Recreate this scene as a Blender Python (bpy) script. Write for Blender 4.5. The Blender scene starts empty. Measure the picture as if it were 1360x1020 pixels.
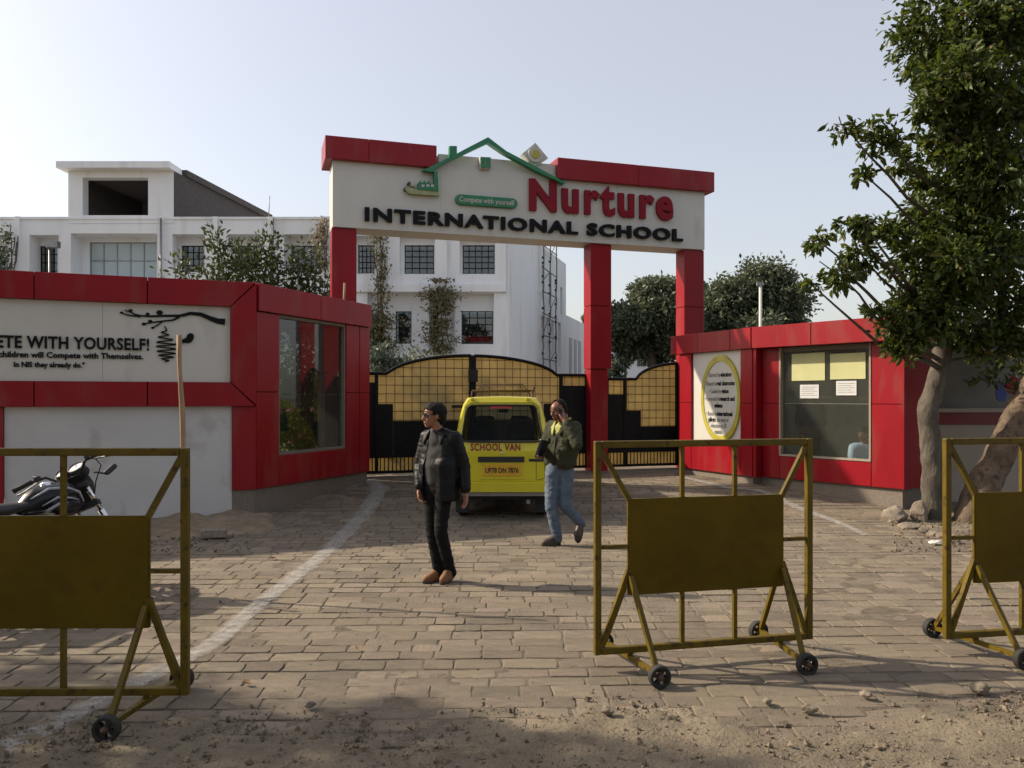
import bpy, bmesh, math, random
import numpy as np
from mathutils import Matrix, Vector, Euler, noise as mnoise

random.seed(7)
S = bpy.context.scene
COL = S.collection
R = math.radians

# ------------------------------------------------------------------ camera
CAM_H, FPX, HOR = 1.72, 1080.0, 528.0
cam = bpy.data.cameras.new('camera')
cam.sensor_width = 36.0
cam.lens = FPX / 1360.0 * 36.0
cam.shift_y = (HOR - 510.0) / 1360.0
cam.clip_end = 3000
cam_o = bpy.data.objects.new('camera', cam)
cam_o.location = (0, 0, CAM_H)
cam_o.rotation_euler = (R(90), 0, 0)
COL.objects.link(cam_o)
S.camera = cam_o

# ------------------------------------------------------------------ sky, sun, exposure
SUN_TO = Vector((-2.31, 0.54, 1.67)).normalized()      # towards the sun
SUN_EL = math.asin(SUN_TO.z)
SUN_AZ = math.atan2(SUN_TO.x, SUN_TO.y)                # from +Y towards +X
w = bpy.data.worlds.new('World')
S.world = w
w.use_nodes = True
nt = w.node_tree
bg = nt.nodes['Background']
sky = nt.nodes.new('ShaderNodeTexSky')
sky.sky_type = 'NISHITA'
sky.sun_disc = False
sky.sun_elevation = SUN_EL
sky.sun_rotation = SUN_AZ
sky.air_density = 1.0
sky.dust_density = 3.0
sky.ozone_density = 1.0
hz = nt.nodes.new('ShaderNodeMixRGB')                  # winter haze: the same pale veil all round the sky
hz.blend_type = 'ADD'; hz.inputs[0].default_value = 1.0
hz.inputs[2].default_value = (3.0, 2.72, 2.45, 1)
nt.links.new(sky.outputs[0], hz.inputs[1])
nt.links.new(hz.outputs[0], bg.inputs[0])
bg.inputs[1].default_value = 0.060
sun = bpy.data.lights.new('sun', 'SUN')
sun.energy = 3.0
sun.angle = R(0.9)
sun.color = (1.0, 0.86, 0.66)
sun_o = bpy.data.objects.new('sun', sun)
sun_o.rotation_euler = (-SUN_TO).to_track_quat('-Z', 'Y').to_euler()
sun_o.location = (-30, 8, 25)
COL.objects.link(sun_o)
S.view_settings.view_transform = 'Standard'
S.view_settings.look = 'None'
S.view_settings.gamma = 1.0
S.view_settings.exposure = 1.1
S.cycles.max_bounces = 8
S.cycles.transparent_max_bounces = 12
S.cycles.use_denoising = True

# ------------------------------------------------------------------ materials
def pm(name, col, rough=0.6, metal=0.0, var=0.12, vs=6.0, bump=0.0, bs=40.0, col2=None, spec=0.5,
       coat=0.0, fleck=None, island=0.0, objvar=0.0, coords='Object', stretch=None):
    m = bpy.data.materials.new(name)
    m.use_nodes = True
    n, l = m.node_tree.nodes, m.node_tree.links
    p = n['Principled BSDF']
    p.inputs['Roughness'].default_value = rough
    p.inputs['Metallic'].default_value = metal
    p.inputs['Specular IOR Level'].default_value = spec
    p.inputs['Coat Weight'].default_value = coat
    tc = n.new('ShaderNodeTexCoord')
    src = tc.outputs[coords]
    if stretch:
        mp = n.new('ShaderNodeMapping'); mp.inputs['Scale'].default_value = stretch
        l.new(src, mp.inputs[0]); src = mp.outputs[0]
    c1 = [c for c in col]
    if col2 is None:
        a = [max(0, c * (1 - var)) for c in c1]; b = [min(1, c * (1 + var)) for c in c1]
    else:
        a, b = c1, list(col2)
    nz = n.new('ShaderNodeTexNoise'); nz.inputs['Scale'].default_value = vs
    nz.inputs['Detail'].default_value = 6; nz.inputs['Roughness'].default_value = 0.62
    l.new(src, nz.inputs['Vector'])
    rp = n.new('ShaderNodeValToRGB')
    rp.color_ramp.elements[0].position = 0.33; rp.color_ramp.elements[1].position = 0.67
    rp.color_ramp.elements[0].color = (*a, 1); rp.color_ramp.elements[1].color = (*b, 1)
    l.new(nz.outputs['Fac'], rp.inputs[0])
    out = rp.outputs[0]
    if fleck:                                              # (colour, scale, threshold, amount)
        f = n.new('ShaderNodeTexNoise'); f.inputs['Scale'].default_value = fleck[1]; f.inputs['Detail'].default_value = 5
        l.new(src, f.inputs['Vector'])
        fr = n.new('ShaderNodeValToRGB')
        fr.color_ramp.elements[0].position = fleck[2]; fr.color_ramp.elements[1].position = fleck[2] + 0.1
        fr.color_ramp.elements[0].color = (0, 0, 0, 1); fr.color_ramp.elements[1].color = (fleck[3],) * 3 + (1,)
        l.new(f.outputs['Fac'], fr.inputs[0])
        mx = n.new('ShaderNodeMixRGB'); mx.inputs[2].default_value = (*fleck[0], 1)
        l.new(fr.outputs[0], mx.inputs[0]); l.new(out, mx.inputs[1]); out = mx.outputs[0]
    if island or objvar:
        g = n.new('ShaderNodeNewGeometry'); oi = n.new('ShaderNodeObjectInfo')
        ad = n.new('ShaderNodeMath'); ad.operation = 'ADD'
        l.new(g.outputs['Random Per Island'], ad.inputs[0]); l.new(oi.outputs['Random'], ad.inputs[1])
        frc = n.new('ShaderNodeMath'); frc.operation = 'FRACT'; l.new(ad.outputs[0], frc.inputs[0])
        amt = max(island, objvar)
        mr = n.new('ShaderNodeMapRange'); mr.inputs[3].default_value = 1 - amt; mr.inputs[4].default_value = 1 + amt
        l.new(frc.outputs[0], mr.inputs[0])
        hs = n.new('ShaderNodeHueSaturation'); l.new(mr.outputs[0], hs.inputs['Value']); l.new(out, hs.inputs['Color'])
        mr2 = n.new('ShaderNodeMapRange'); mr2.inputs[3].default_value = 0.5 - amt * .05; mr2.inputs[4].default_value = 0.5 + amt * .05
        wn = n.new('ShaderNodeTexWhiteNoise'); wn.noise_dimensions = '1D'; l.new(frc.outputs[0], wn.inputs['W'])
        l.new(wn.outputs[0], mr2.inputs[0]); l.new(mr2.outputs[0], hs.inputs['Hue'])
        out = hs.outputs[0]
    l.new(out, p.inputs['Base Color'])
    if bump:
        b2 = n.new('ShaderNodeTexNoise'); b2.inputs['Scale'].default_value = bs; b2.inputs['Detail'].default_value = 5
        l.new(src, b2.inputs['Vector'])
        bp = n.new('ShaderNodeBump'); bp.inputs['Strength'].default_value = bump; bp.inputs['Distance'].default_value = 0.02
        l.new(b2.outputs['Fac'], bp.inputs['Height']); l.new(bp.outputs[0], p.inputs['Normal'])
    return m

def glass(name, tint, alpha_mix, rough=0.02, dust=0.0):
    """a sheet of glass: tinted see-through mixed with a sharp reflection by Fresnel"""
    m = bpy.data.materials.new(name); m.use_nodes = True
    n, l = m.node_tree.nodes, m.node_tree.links
    n.remove(n['Principled BSDF'])
    tr = n.new('ShaderNodeBsdfTransparent'); tr.inputs[0].default_value = (*tint, 1)
    gl = n.new('ShaderNodeBsdfGlossy'); gl.inputs['Roughness'].default_value = rough
    gl.inputs['Color'].default_value = (.9, .93, .95, 1)
    fr = n.new('ShaderNodeFresnel'); fr.inputs[0].default_value = 1.5
    mr = n.new('ShaderNodeMapRange'); mr.inputs[3].default_value = alpha_mix; mr.inputs[4].default_value = 1.0
    l.new(fr.outputs[0], mr.inputs[0])
    ge = n.new('ShaderNodeNewGeometry')                  # only the outer face of the sheet mirrors
    om = n.new('ShaderNodeMath'); om.operation = 'SUBTRACT'; om.inputs[0].default_value = 1.0; l.new(ge.outputs['Backfacing'], om.inputs[1])
    ml = n.new('ShaderNodeMath'); ml.operation = 'MULTIPLY'; l.new(mr.outputs[0], ml.inputs[0]); l.new(om.outputs[0], ml.inputs[1])
    mx = n.new('ShaderNodeMixShader'); l.new(ml.outputs[0], mx.inputs[0])
    l.new(tr.outputs[0], mx.inputs[1]); l.new(gl.outputs[0], mx.inputs[2])
    last = mx.outputs[0]
    if dust:
        df = n.new('ShaderNodeBsdfDiffuse'); df.inputs[0].default_value = (.45, .45, .42, 1)
        m2 = n.new('ShaderNodeMixShader'); m2.inputs[0].default_value = dust
        l.new(last, m2.inputs[1]); l.new(df.outputs[0], m2.inputs[2]); last = m2.outputs[0]
    l.new(last, n['Material Output'].inputs[0])
    return m

def leafmat(name, dark, light, trans=0.35, rough=0.5, third=None):
    m = bpy.data.materials.new(name); m.use_nodes = True
    n, l = m.node_tree.nodes, m.node_tree.links
    p = n['Principled BSDF']; p.inputs['Roughness'].default_value = rough
    p.inputs['Specular IOR Level'].default_value = 0.35
    g = n.new('ShaderNodeNewGeometry')
    rp = n.new('ShaderNodeValToRGB')
    rp.color_ramp.elements[0].color = (*dark, 1); rp.color_ramp.elements[1].color = (*light, 1)
    if third:
        e = rp.color_ramp.elements.new(0.93); e.color = (*light, 1)
        rp.color_ramp.elements[-1].color = (*third, 1)
    l.new(g.outputs['Random Per Island'], rp.inputs[0])
    l.new(rp.outputs[0], p.inputs['Base Color'])
    t = n.new('ShaderNodeBsdfTranslucent')
    hs = n.new('ShaderNodeHueSaturation'); hs.inputs['Value'].default_value = 1.5; hs.inputs['Saturation'].default_value = 1.1
    hs.inputs['Hue'].default_value = 0.485
    l.new(rp.outputs[0], hs.inputs['Color']); l.new(hs.outputs[0], t.inputs[0])
    mx = n.new('ShaderNodeMixShader'); mx.inputs[0].default_value = trans
    l.new(p.outputs[0], mx.inputs[1]); l.new(t.outputs[0], mx.inputs[2])
    l.new(mx.outputs[0], n['Material Output'].inputs[0])
    return m

def sheetmat(name, col, trans):
    m = pm(name, col, 0.45, var=0.14, vs=2.5, fleck=((.45, .35, .18), 5, .6, .5))
    n, l = m.node_tree.nodes, m.node_tree.links
    p = n['Principled BSDF']
    t = n.new('ShaderNodeBsdfTranslucent')
    l.new(p.inputs['Base Color'].links[0].from_socket, t.inputs[0])
    mx = n.new('ShaderNodeMixShader'); mx.inputs[0].default_value = trans
    l.new(p.outputs[0], mx.inputs[1]); l.new(t.outputs[0], mx.inputs[2])
    l.new(mx.outputs[0], n['Material Output'].inputs[0])
    return m

M = {}
M['red'] = pm('red_cladding', (.25, .006, .013), .36, spec=.27, var=.14, vs=.9, fleck=((.23, .045, .04), 2.6, .54, .45), bump=.10, bs=1.3, stretch=(1.2, 1.2, .35))
M['groove'] = pm('dark_joint', (.03, .008, .008), .9, var=.2)
M['signwhite'] = pm('sign_panel', (.55, .54, .50), .38, var=.05, vs=1.5, fleck=((.33, .31, .27), 3, .6, .35), stretch=(1, 1, .3))
M['plaster'] = pm('white_plaster', (.52, .515, .51), .85, var=.06, vs=1.4, fleck=((.32, .29, .25), 2.4, .6, .45), bump=.12, bs=30)
M['cream'] = pm('cream_plaster', (.30, .265, .225), .85, var=.08, vs=1.4, fleck=((.30, .25, .2), 2.4, .58, .5), bump=.1, bs=30)
M['granite'] = pm('granite_plinth', (.17, .14, .115), .7, var=.4, vs=60, bump=.1, bs=80)
M['stonetrim'] = pm('stone_trim', (.30, .25, .195), .7, var=.3, vs=60)
M['school'] = pm('school_paint', (.78, .80, .82), .85, var=.05, vs=.5, fleck=((.55, .54, .52), 1.6, .57, .40), bump=.05, bs=12, stretch=(1, 1, .16))
M['rawbrick'] = None
M['black'] = pm('black_paint', (.007, .007, .008), .55, var=.3, vs=4, spec=.2)
M['recess'] = pm('painted_bay_shade', (.42, .44, .47), .9, var=.06)  # grey of recess shade, painted on flat panels
M['matblack'] = pm('dull_black', (.015, .014, .014), .75, var=.3, vs=10)
M['lettblack'] = pm('black_letter', (.007, .007, .009), .5, spec=.15, var=.1)
M['lettred'] = pm('red_letter', (.21, .004, .014), .4, var=.08, spec=.2)
M['green'] = pm('green_acrylic', (.012, .17, .07), .35, var=.1)
M['greenlt'] = pm('pale_green', (.30, .33, .16), .5, var=.15)
M['offwhite'] = pm('off_white', (.50, .49, .45), .5, var=.06)
M['lemon'] = pm('lemon', (.40, .35, .05), .4, var=.15, vs=4)
M['sheet'] = sheetmat('gate_sheet', (.60, .49, .26), .5)
M['barrier'] = pm('mustard_paint', (.095, .064, .003), .5, spec=.25, var=.25, vs=5, fleck=((.040, .018, .007), 22, .58, .9), bump=.10, bs=25)
M['barrierpanel'] = pm('mustard_sheet', (.086, .055, .001), .45, spec=.15, var=.22, vs=2.5, fleck=((.055, .034, .003), 5, .56, .5), bump=.04, bs=8)
M['rubber'] = pm('rubber', (.018, .017, .016), .8, var=.3, vs=12)
M['steel'] = pm('steel', (.45, .45, .45), .3, 1.0, var=.1)
M['chrome'] = pm('chrome', (.75, .75, .76), .12, 1.0, var=.05)
M['rust'] = pm('rusty_brown', (.06, .030, .018), .7, var=.35, vs=15)
M['wood'] = pm('weathered_wood', (.30, .20, .12), .8, var=.3, vs=20, bump=.3, bs=30, stretch=(1, 1, .15))
M['bamboo'] = pm('old_bamboo', (.16, .14, .12), .8, var=.3, vs=8)
M['bark'] = pm('grey_bark', (.085, .072, .057), .9, var=.4, vs=7, fleck=((.06, .048, .036), 10, .52, .9), bump=.9, bs=18, stretch=(1, 1, .5))
M['warmbark'] = pm('brown_bark', (.115, .082, .054), .9, var=.45, vs=5, fleck=((.045, .033, .024), 9, .52, .9), bump=.9, bs=16)
M['darkbark'] = pm('dark_bark', (.10, .075, .055), .9, var=.3, vs=10, bump=.5, bs=20)
M['paper_y'] = pm('yellow_paper', (.48, .48, .24), .8, var=.06, vs=3)
M['paper_w'] = pm('white_paper', (.55, .56, .57), .8, var=.04, vs=3)
M['ink'] = pm('grey_print', (.20, .20, .20), .9, var=.1)
M['van'] = pm('van_yellow', (.56, .49, .014), .28, var=.05, vs=2, coat=.4, fleck=((.36, .28, .05), 3, .6, .35))
M['maroon'] = pm('maroon_paint', (.13, .010, .010), .5, var=.1)
M['vanred'] = pm('red_paint', (.24, .014, .012), .5, var=.15)
M['plate'] = pm('plate_yellow', (.58, .33, .02), .4, var=.08)
M['pane'] = glass('window_pane', (.30, .34, .38), .09)
M['boothglass'] = glass('booth_glass', (.50, .54, .52), .03, dust=.02)
M['boothglass2'] = glass('booth_glass_dusty', (.86, .89, .87), .0, dust=.045)
M['vanglass'] = glass('van_glass', (.50, .57, .62), .02, dust=.02)
M['darkglass'] = pm('dark_glass', (.02, .025, .03), .06, var=.1)
M['skyglass'] = pm('pale_reflective_glass', (.42, .50, .52), .12, var=.06, vs=.7)
M['room'] = pm('room_wall', (.72, .73, .68), .9, var=.08)
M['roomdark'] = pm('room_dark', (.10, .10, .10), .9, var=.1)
M['floor'] = pm('room_floor', (.20, .18, .16), .8, var=.1)
M['skin'] = pm('skin', (.27, .125, .075), .55, var=.12, vs=20)
M['skin2'] = pm('skin_dark', (.17, .075, .045), .5, var=.12, vs=20)
M['hair'] = pm('black_hair', (.008, .007, .006), .75, spec=.2, var=.4, vs=60, bump=.4, bs=90)
M['leather'] = pm('black_leather', (.006, .006, .007), .48, var=.3, vs=12, bump=.16, bs=9, spec=.2)
M['tee'] = pm('charcoal_knit', (.023, .023, .025), .9, var=.12, vs=30, bump=.15, bs=120)
M['blackjean'] = pm('black_denim', (.007, .007, .008), .85, var=.25, vs=14, bump=.15, bs=14, spec=.2)
M['olive'] = pm('olive_nylon', (.034, .036, .019), .82, var=.2, vs=9, bump=.15, bs=12, spec=.25)
M['jean'] = pm('blue_denim', (.075, .105, .15), .85, var=.22, vs=7, fleck=((.14, .18, .225), 5, .56, .6), bump=.35, bs=30)
M['brownshoe'] = pm('brown_suede', (.17, .075, .028), .75, var=.2, vs=15)
M['darkshoe'] = pm('dark_brown_leather', (.045, .028, .018), .5, var=.2, vs=15)
M['sole'] = pm('shoe_sole', (.05, .04, .03), .8, var=.2)
M['hivis'] = pm('yellow_lining', (.27, .27, .035), .6, var=.12, vs=20)
M['blueshirt'] = pm('pale_blue_shirt', (.35, .45, .62), .8, var=.1, vs=12, bump=.2, bs=40)
M['seat'] = pm('seat_cloth', (.035, .05, .075), .85, var=.15)
M['bikeblack'] = pm('bike_black', (.007, .008, .012), .28, var=.15, spec=.3)
M['shades'] = pm('sunglass_lens', (.006, .006, .007), .25, var=.1, spec=.25)
M['bikesilver'] = pm('bike_silver', (.30, .32, .36), .35, var=.08)
M['plastic'] = pm('black_plastic', (.016, .016, .017), .6, var=.15)
M['alloy'] = pm('grey_alloy', (.25, .25, .25), .45, .7, var=.15)
M['dial'] = pm('dial_white', (.55, .55, .58), .25, var=.06)
M['redlamp'] = pm('red_lens', (.35, .01, .01), .15, var=.1)
M['stone'] = pm('rubble_stone', (.20, .165, .125), .9, var=.25, vs=12, bump=.6, bs=25, objvar=.2)
M['gravel'] = pm('gravel', (.155, .122, .085), .95, var=.25, vs=12, island=.35)
M['cloth'] = pm('white_litter', (.6, .58, .54), .8, var=.1)
M['blue'] = pm('hoarding_blue', (.03, .06, .25), .6, var=.2)
M['dryleaf'] = pm('dry_leaf', (.16, .09, .04), .8, var=.3)
M['hoard'] = pm('hoarding_board', (.13, .128, .115), .6, var=.15, vs=2)
M['pale'] = pm('far_building', (.55, .58, .62), .9, var=.06)

# unplastered brick of the roof tower (far away: the joints are a texture)
def brickmat():
    m = pm('raw_brick', (.13, .115, .105), .95, var=.2, vs=3)
    n, l = m.node_tree.nodes, m.node_tree.links
    p = n['Principled BSDF']
    tc = n.new('ShaderNodeTexCoord'); mp = n.new('ShaderNodeMapping')
    mp.inputs['Rotation'].default_value = (R(0), R(90), R(90))
    br = n.new('ShaderNodeTexBrick'); br.inputs['Scale'].default_value = 3.5
    br.inputs['Color1'].default_value = (.085, .066, .06, 1); br.inputs['Color2'].default_value = (.05, .044, .045, 1)
    br.inputs['Mortar'].default_value = (.11, .105, .10, 1)
    l.new(tc.outputs['Object'], mp.inputs[0]); l.new(mp.outputs[0], br.inputs[0]); l.new(br.outputs[0], p.inputs['Base Color'])
    return m
M['rawbrick'] = brickmat()
M['leaf_near'] = leafmat('leaf_near', (.019, .034, .007), (.085, .118, .022), .34, third=(.13, .10, .03))
M['leaf_shrub'] = leafmat('leaf_shrub', (.018, .03, .01), (.075, .10, .035), .25)
M['leaf_far'] = leafmat('leaf_far', (.048, .064, .040), (.128, .150, .086), .2)  # leaf colour lightened to stand in for distance haze
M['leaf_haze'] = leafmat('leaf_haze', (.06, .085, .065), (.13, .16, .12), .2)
M['leaf_creeper'] = leafmat('leaf_creeper', (.075, .08, .035), (.22, .19, .11), .3, third=(.13, .17, .05))
M['leaf_dry'] = leafmat('leaf_dry', (.16, .13, .09), (.28, .24, .17), .3)
M['leaf_garden'] = leafmat('leaf_garden', (.03, .06, .018), (.12, .17, .05), .3)
M['petal'] = leafmat('petal', (.45, .10, .16), (.6, .35, .38), .3)

# ------------------------------------------------------------------ mesh helpers
class MB:
    def __init__(s, Mx=None):
        s.v, s.f, s.m, s.sm = [], [], [], []
        s.M = Mx.copy() if Mx is not None else Matrix.Identity(4)
    def add(s, vs, fs, mi=0, smooth=False):
        b = len(s.v)
        s.v += [tuple(s.M @ Vector(v)) for v in vs]
        for f in fs:
            s.f.append([b + i for i in f]); s.m.append(mi); s.sm.append(smooth)
        return s
    def box(s, x0, x1, y0, y1, z0, z1, mi=0):
        return s.add([(x0, y0, z0), (x1, y0, z0), (x1, y1, z0), (x0, y1, z0), (x0, y0, z1), (x1, y0, z1), (x1, y1, z1), (x0, y1, z1)],
                     [(0, 3, 2, 1), (4, 5, 6, 7), (0, 1, 5, 4), (1, 2, 6, 5), (2, 3, 7, 6), (3, 0, 4, 7)], mi)
    def prism(s, poly, y0, y1, mi=0, smooth=False):
        """polygon in (x,z), counter-clockwise seen from -y, extruded from y0 (front) to y1"""
        n = len(poly)
        vs = [(p[0], y0, p[1]) for p in poly] + [(p[0], y1, p[1]) for p in poly]
        fs = [list(range(n)), list(range(2 * n - 1, n - 1, -1))]
        b = len(s.v)
        s.add(vs, fs, mi)
        for i in range(n):
            j = (i + 1) % n
            s.f.append([b + i, b + n + i, b + n + j, b + j]); s.m.append(mi); s.sm.append(smooth)
        return s
    def tube(s, pts, r, seg=8, mi=0, smooth=True, cap=True, square=False, closed=False):
        pts = [Vector(p) for p in pts]; n = len(pts)
        rs = r if isinstance(r, (list, tuple)) else [r] * n
        if square: seg = 4; smooth = False
        vs = []; prev = None
        for i, p in enumerate(pts):
            if closed: t = pts[(i + 1) % n] - pts[i - 1]
            else: t = pts[min(i + 1, n - 1)] - pts[max(i - 1, 0)]
            t.normalize()
            if prev is None:
                up = Vector((0, 0, 1)) if abs(t.z) < .95 else Vector((0, 1, 0))
                a = t.cross(up).normalized()
            else:
                a = (prev - t * prev.dot(t)).normalized()
            prev = a; b = t.cross(a).normalized()
            for k in range(seg):
                an = 2 * math.pi * (k + (.5 if square else 0)) / seg
                q = rs[i] * (1.414 if square else 1)
                vs.append(p + a * math.cos(an) * q + b * math.sin(an) * q)
        fs = []
        for i in range(n if closed else n - 1):
            for k in range(seg):
                k2 = (k + 1) % seg; i2 = (i + 1) % n
                fs.append((i * seg + k, i * seg + k2, i2 * seg + k2, i2 * seg + k))
        s.add(vs, fs, mi, smooth)
        if cap and not closed:
            b0 = len(s.v) - len(vs)
            s.f.append([b0 + k for k in range(seg)][::-1]); s.m.append(mi); s.sm.append(False)
            s.f.append([b0 + (n - 1) * seg + k for k in range(seg)]); s.m.append(mi); s.sm.append(False)
        return s
    def lathe(s, prof, seg=20, axis='Y', mi=0, smooth=True, c=(0, 0, 0)):
        """prof: list of (radius, along axis)"""
        vs = []; c = Vector(c)
        for (r, a) in prof:
            for k in range(seg):
                t = 2 * math.pi * k / seg
                x, y = r * math.cos(t), r * math.sin(t)
                vs.append(c + (Vector((x, a, y)) if axis == 'Y' else Vector((x, y, a)) if axis == 'Z' else Vector((a, x, y))))
        fs = []
        for i in range(len(prof) - 1):
            for k in range(seg):
                k2 = (k + 1) % seg
                fs.append((i * seg + k, (i + 1) * seg + k, (i + 1) * seg + k2, i * seg + k2))
        return s.add(vs, fs, mi, smooth)
    def build(s, name, mats, parent=None, bevel=0.0, seg=1):
        me = bpy.data.meshes.new(name)
        me.from_pydata(s.v, [], s.f)
        if not isinstance(mats, (list, tuple)): mats = [mats]
        for m in mats: me.materials.append(M[m] if isinstance(m, str) else m)
        me.polygons.foreach_set('material_index', s.m)
        me.polygons.foreach_set('use_smooth', s.sm)
        bm = bmesh.new(); bm.from_mesh(me); bmesh.ops.recalc_face_normals(bm, faces=bm.faces); bm.to_mesh(me); bm.free()
        me.update()
        return link(name, me, parent, bevel, seg)

def link(name, me, parent=None, bevel=0.0, seg=1):
    o = bpy.data.objects.new(name, me); COL.objects.link(o)
    if parent is not None: o.parent = parent
    if bevel:
        b = o.modifiers.new('bevel', 'BEVEL'); b.width = bevel; b.segments = seg; b.limit_method = 'ANGLE'; b.angle_limit = R(40)
    return o

def tag(o, label, cat, group=None):
    o['label'] = label; o['category'] = cat
    if group: o['group'] = group
    return o
def thing(name, label, cat, loc=(0, 0, 0), rot=(0, 0, 0), group=None):
    o = bpy.data.objects.new(name, None); COL.objects.link(o)
    o.empty_display_size = .2
    o.location = loc; o.rotation_euler = rot
    return tag(o, label, cat, group)
def struct(o):
    o['kind'] = 'structure'; return o
def copy_tree(o, parent=None):
    c = o.copy(); COL.objects.link(c); c.parent = parent
    for ch in list(o.children): copy_tree(ch, c)
    return c

class Fr:
    """a vertical plane: origin P0, u along to P1, local -y is its front"""
    def __init__(s, P0, P1):
        s.o = Vector((P0[0], P0[1], 0)); d = Vector((P1[0] - P0[0], P1[1] - P0[1], 0)); s.L = d.length
        s.a = math.atan2(d.y, d.x); s.d = d.normalized(); s.nrm = Vector((-s.d.y, s.d.x, 0))
    def at(s, root):                     # matrix into a thing whose (unrotated) root is at root
        return Matrix.Translation(-Vector(root)) @ Matrix.Translation(s.o) @ Matrix.Rotation(s.a, 4, 'Z')
    def uz(s, px, py, off=0.0):          # where the sight line of the photo meets the plane, off metres in front of it
        k = (px - 680.0) / FPX; o = s.o - s.nrm * off
        u = (k * o.y - o.x) / (s.d.x - k * s.d.y)
        Y = o.y + u * s.d.y
        return u, CAM_H - (py - HOR) / FPX * Y
    def u(s, px, off=0.0): return s.uz(px, 500, off)[0]
    def z(s, px, py, off=0.0): return s.uz(px, py, off)[1]
    def pt(s, u, y=0.0, z=0.0):
        p = s.o + s.d * u + s.nrm * y; return Vector((p.x, p.y, z))

def P(px, py, Y): return Vector(((px - 680.0) / FPX * Y, Y, CAM_H - (py - HOR) / FPX * Y))
def sstep(t): t = max(0.0, min(1.0, t)); return t * t * (3 - 2 * t)
def gz(x, y): return .25 * sstep((y - 10.9) / 3.7)

TS = bpy.data.scenes.new('scratch')                     # scratch scene, removed at the end
def evaluated_mesh(o):
    TS.collection.objects.link(o)
    vl = TS.view_layers[0]; vl.update(); dg = vl.depsgraph
    return bpy.data.meshes.new_from_object(o.evaluated_get(dg))
def text_chars(body, extrude, offset=0.0, res=3, space=1.0):
    cu = bpy.data.curves.new('t', 'FONT'); cu.body = body; cu.size = 1; cu.extrude = extrude; cu.offset = offset
    cu.resolution_u = res; cu.space_character = space
    for i in range(len(body)): cu.materials.append(M['ink'])
    for i, fm in enumerate(cu.body_format): fm.material_index = i
    o = bpy.data.objects.new('t', cu)
    me = evaluated_mesh(o)
    out = {}
    co = [v.co.copy() for v in me.vertices]
    for p in me.polygons:
        out.setdefault(p.material_index, []).append(list(p.vertices))
    bpy.data.objects.remove(o); bpy.data.curves.remove(cu); bpy.data.meshes.remove(me)
    return co, out

def lettering(body, Mx, u0, u1, zb, cap, y, thick, mat, parent, offset=0.02, split=True, name='letter', res=3, xs=None, slope=0.0, space=1.0):
    """text on a plane: from u0 to u1, baseline zb, capital height cap; split into one mesh per letter"""
    co, ch = text_chars(body, .5, offset, res, space)
    used = sorted({i for fs in ch.values() for f in fs for i in f})
    x0 = min(co[i].x for i in used); x1 = max(co[i].x for i in used)
    sx = (u1 - u0) / (x1 - x0); sz = cap / 0.73
    groups = list(ch.values()) if split else [[f for fs in ch.values() for f in fs]]
    for fs in groups:
        mb = MB(Mx); ids = sorted({i for f in fs for i in f}); mp = {i: k for k, i in enumerate(ids)}
        vs = [(u0 + (co[i].x - x0) * sx, y - thick * (co[i].z + .5), zb + co[i].y * sz) for i in ids]
        mb.add(vs, [[mp[i] for i in f] for f in fs])
        mb.build(name, mat, parent)

# foliage -----------------------------------------------------------
def leaf_mesh(name, pos, axis, size, mat, parent, rng, six=False, width=.5, kind=None):
    N = len(pos)
    axis = axis / (np.linalg.norm(axis, axis=1, keepdims=True) + 1e-9)
    rnd = rng.normal(size=(N, 3))
    side = np.cross(axis, rnd); side /= (np.linalg.norm(side, axis=1, keepdims=True) + 1e-9)
    nrm = np.cross(axis, side)
    s = size[:, None]
    wd = width * s
    if six:
        vs = np.stack([pos, pos + axis * s * .30 + side * wd * .42 + nrm * s * .06, pos + axis * s * .65 + side * wd * .40 + nrm * s * .03,
                       pos + axis * s - nrm * s * .12, pos + axis * s * .65 - side * wd * .40 + nrm * s * .03, pos + axis * s * .30 - side * wd * .42 + nrm * s * .06], 1)
        k = 6; quad = [(0, 1, 2, 3), (0, 3, 4, 5)]
    else:
        vs = np.stack([pos, pos + axis * s * .45 + side * wd * .5 + nrm * s * .08, pos + axis * s, pos + axis * s * .45 - side * wd * .5 + nrm * s * .08], 1)
        k = 4; quad = [(0, 1, 2), (0, 2, 3)]
    me = bpy.data.meshes.new(name)
    me.vertices.add(N * k); me.vertices.foreach_set('co', vs.reshape(-1).astype(np.float32))
    q = len(quad[0])
    idx = (np.arange(N)[:, None, None] * k + np.array(quad)[None]).reshape(-1)
    me.loops.add(len(idx)); me.loops.foreach_set('vertex_index', idx.astype(np.int32))
    nf = N * len(quad)
    me.polygons.add(nf); me.polygons.foreach_set('loop_start', (np.arange(nf) * q).astype(np.int32))
    me.update(calc_edges=True)
    me.materials.append(M[mat])
    return link(name, me, parent)

def clump_pts(rng, c, r, n, leaf, droop=.35, per=9):
    """leaves along twigs that radiate from a clump centre; r is (rx,ry,rz)"""
    c = np.array(c); r = np.array(r if hasattr(r, '__len__') else (r, r, r * .85))
    nt_ = max(3, n // per)
    d = rng.normal(size=(nt_, 3)); d /= np.linalg.norm(d, axis=1, keepdims=True)
    L = rng.uniform(.55, 1.08, size=(nt_, 1))
    end = c + d * r * L
    start = c + d * r * L * .45 + rng.normal(size=(nt_, 3)) * r * .08
    pos, ax = [], []
    for k in range(per):
        t = .05 + .95 * k / (per - 1)
        p = start + (end - start) * t + rng.normal(size=(nt_, 3)) * leaf * .25
        a = (end - start) / (np.linalg.norm(end - start, axis=1, keepdims=True) + 1e-9) * .8 + rng.normal(size=(nt_, 3)) * .75
        a[:, 2] -= droop
        pos.append(p); ax.append(a)
    return np.concatenate(pos), np.concatenate(ax)

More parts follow.
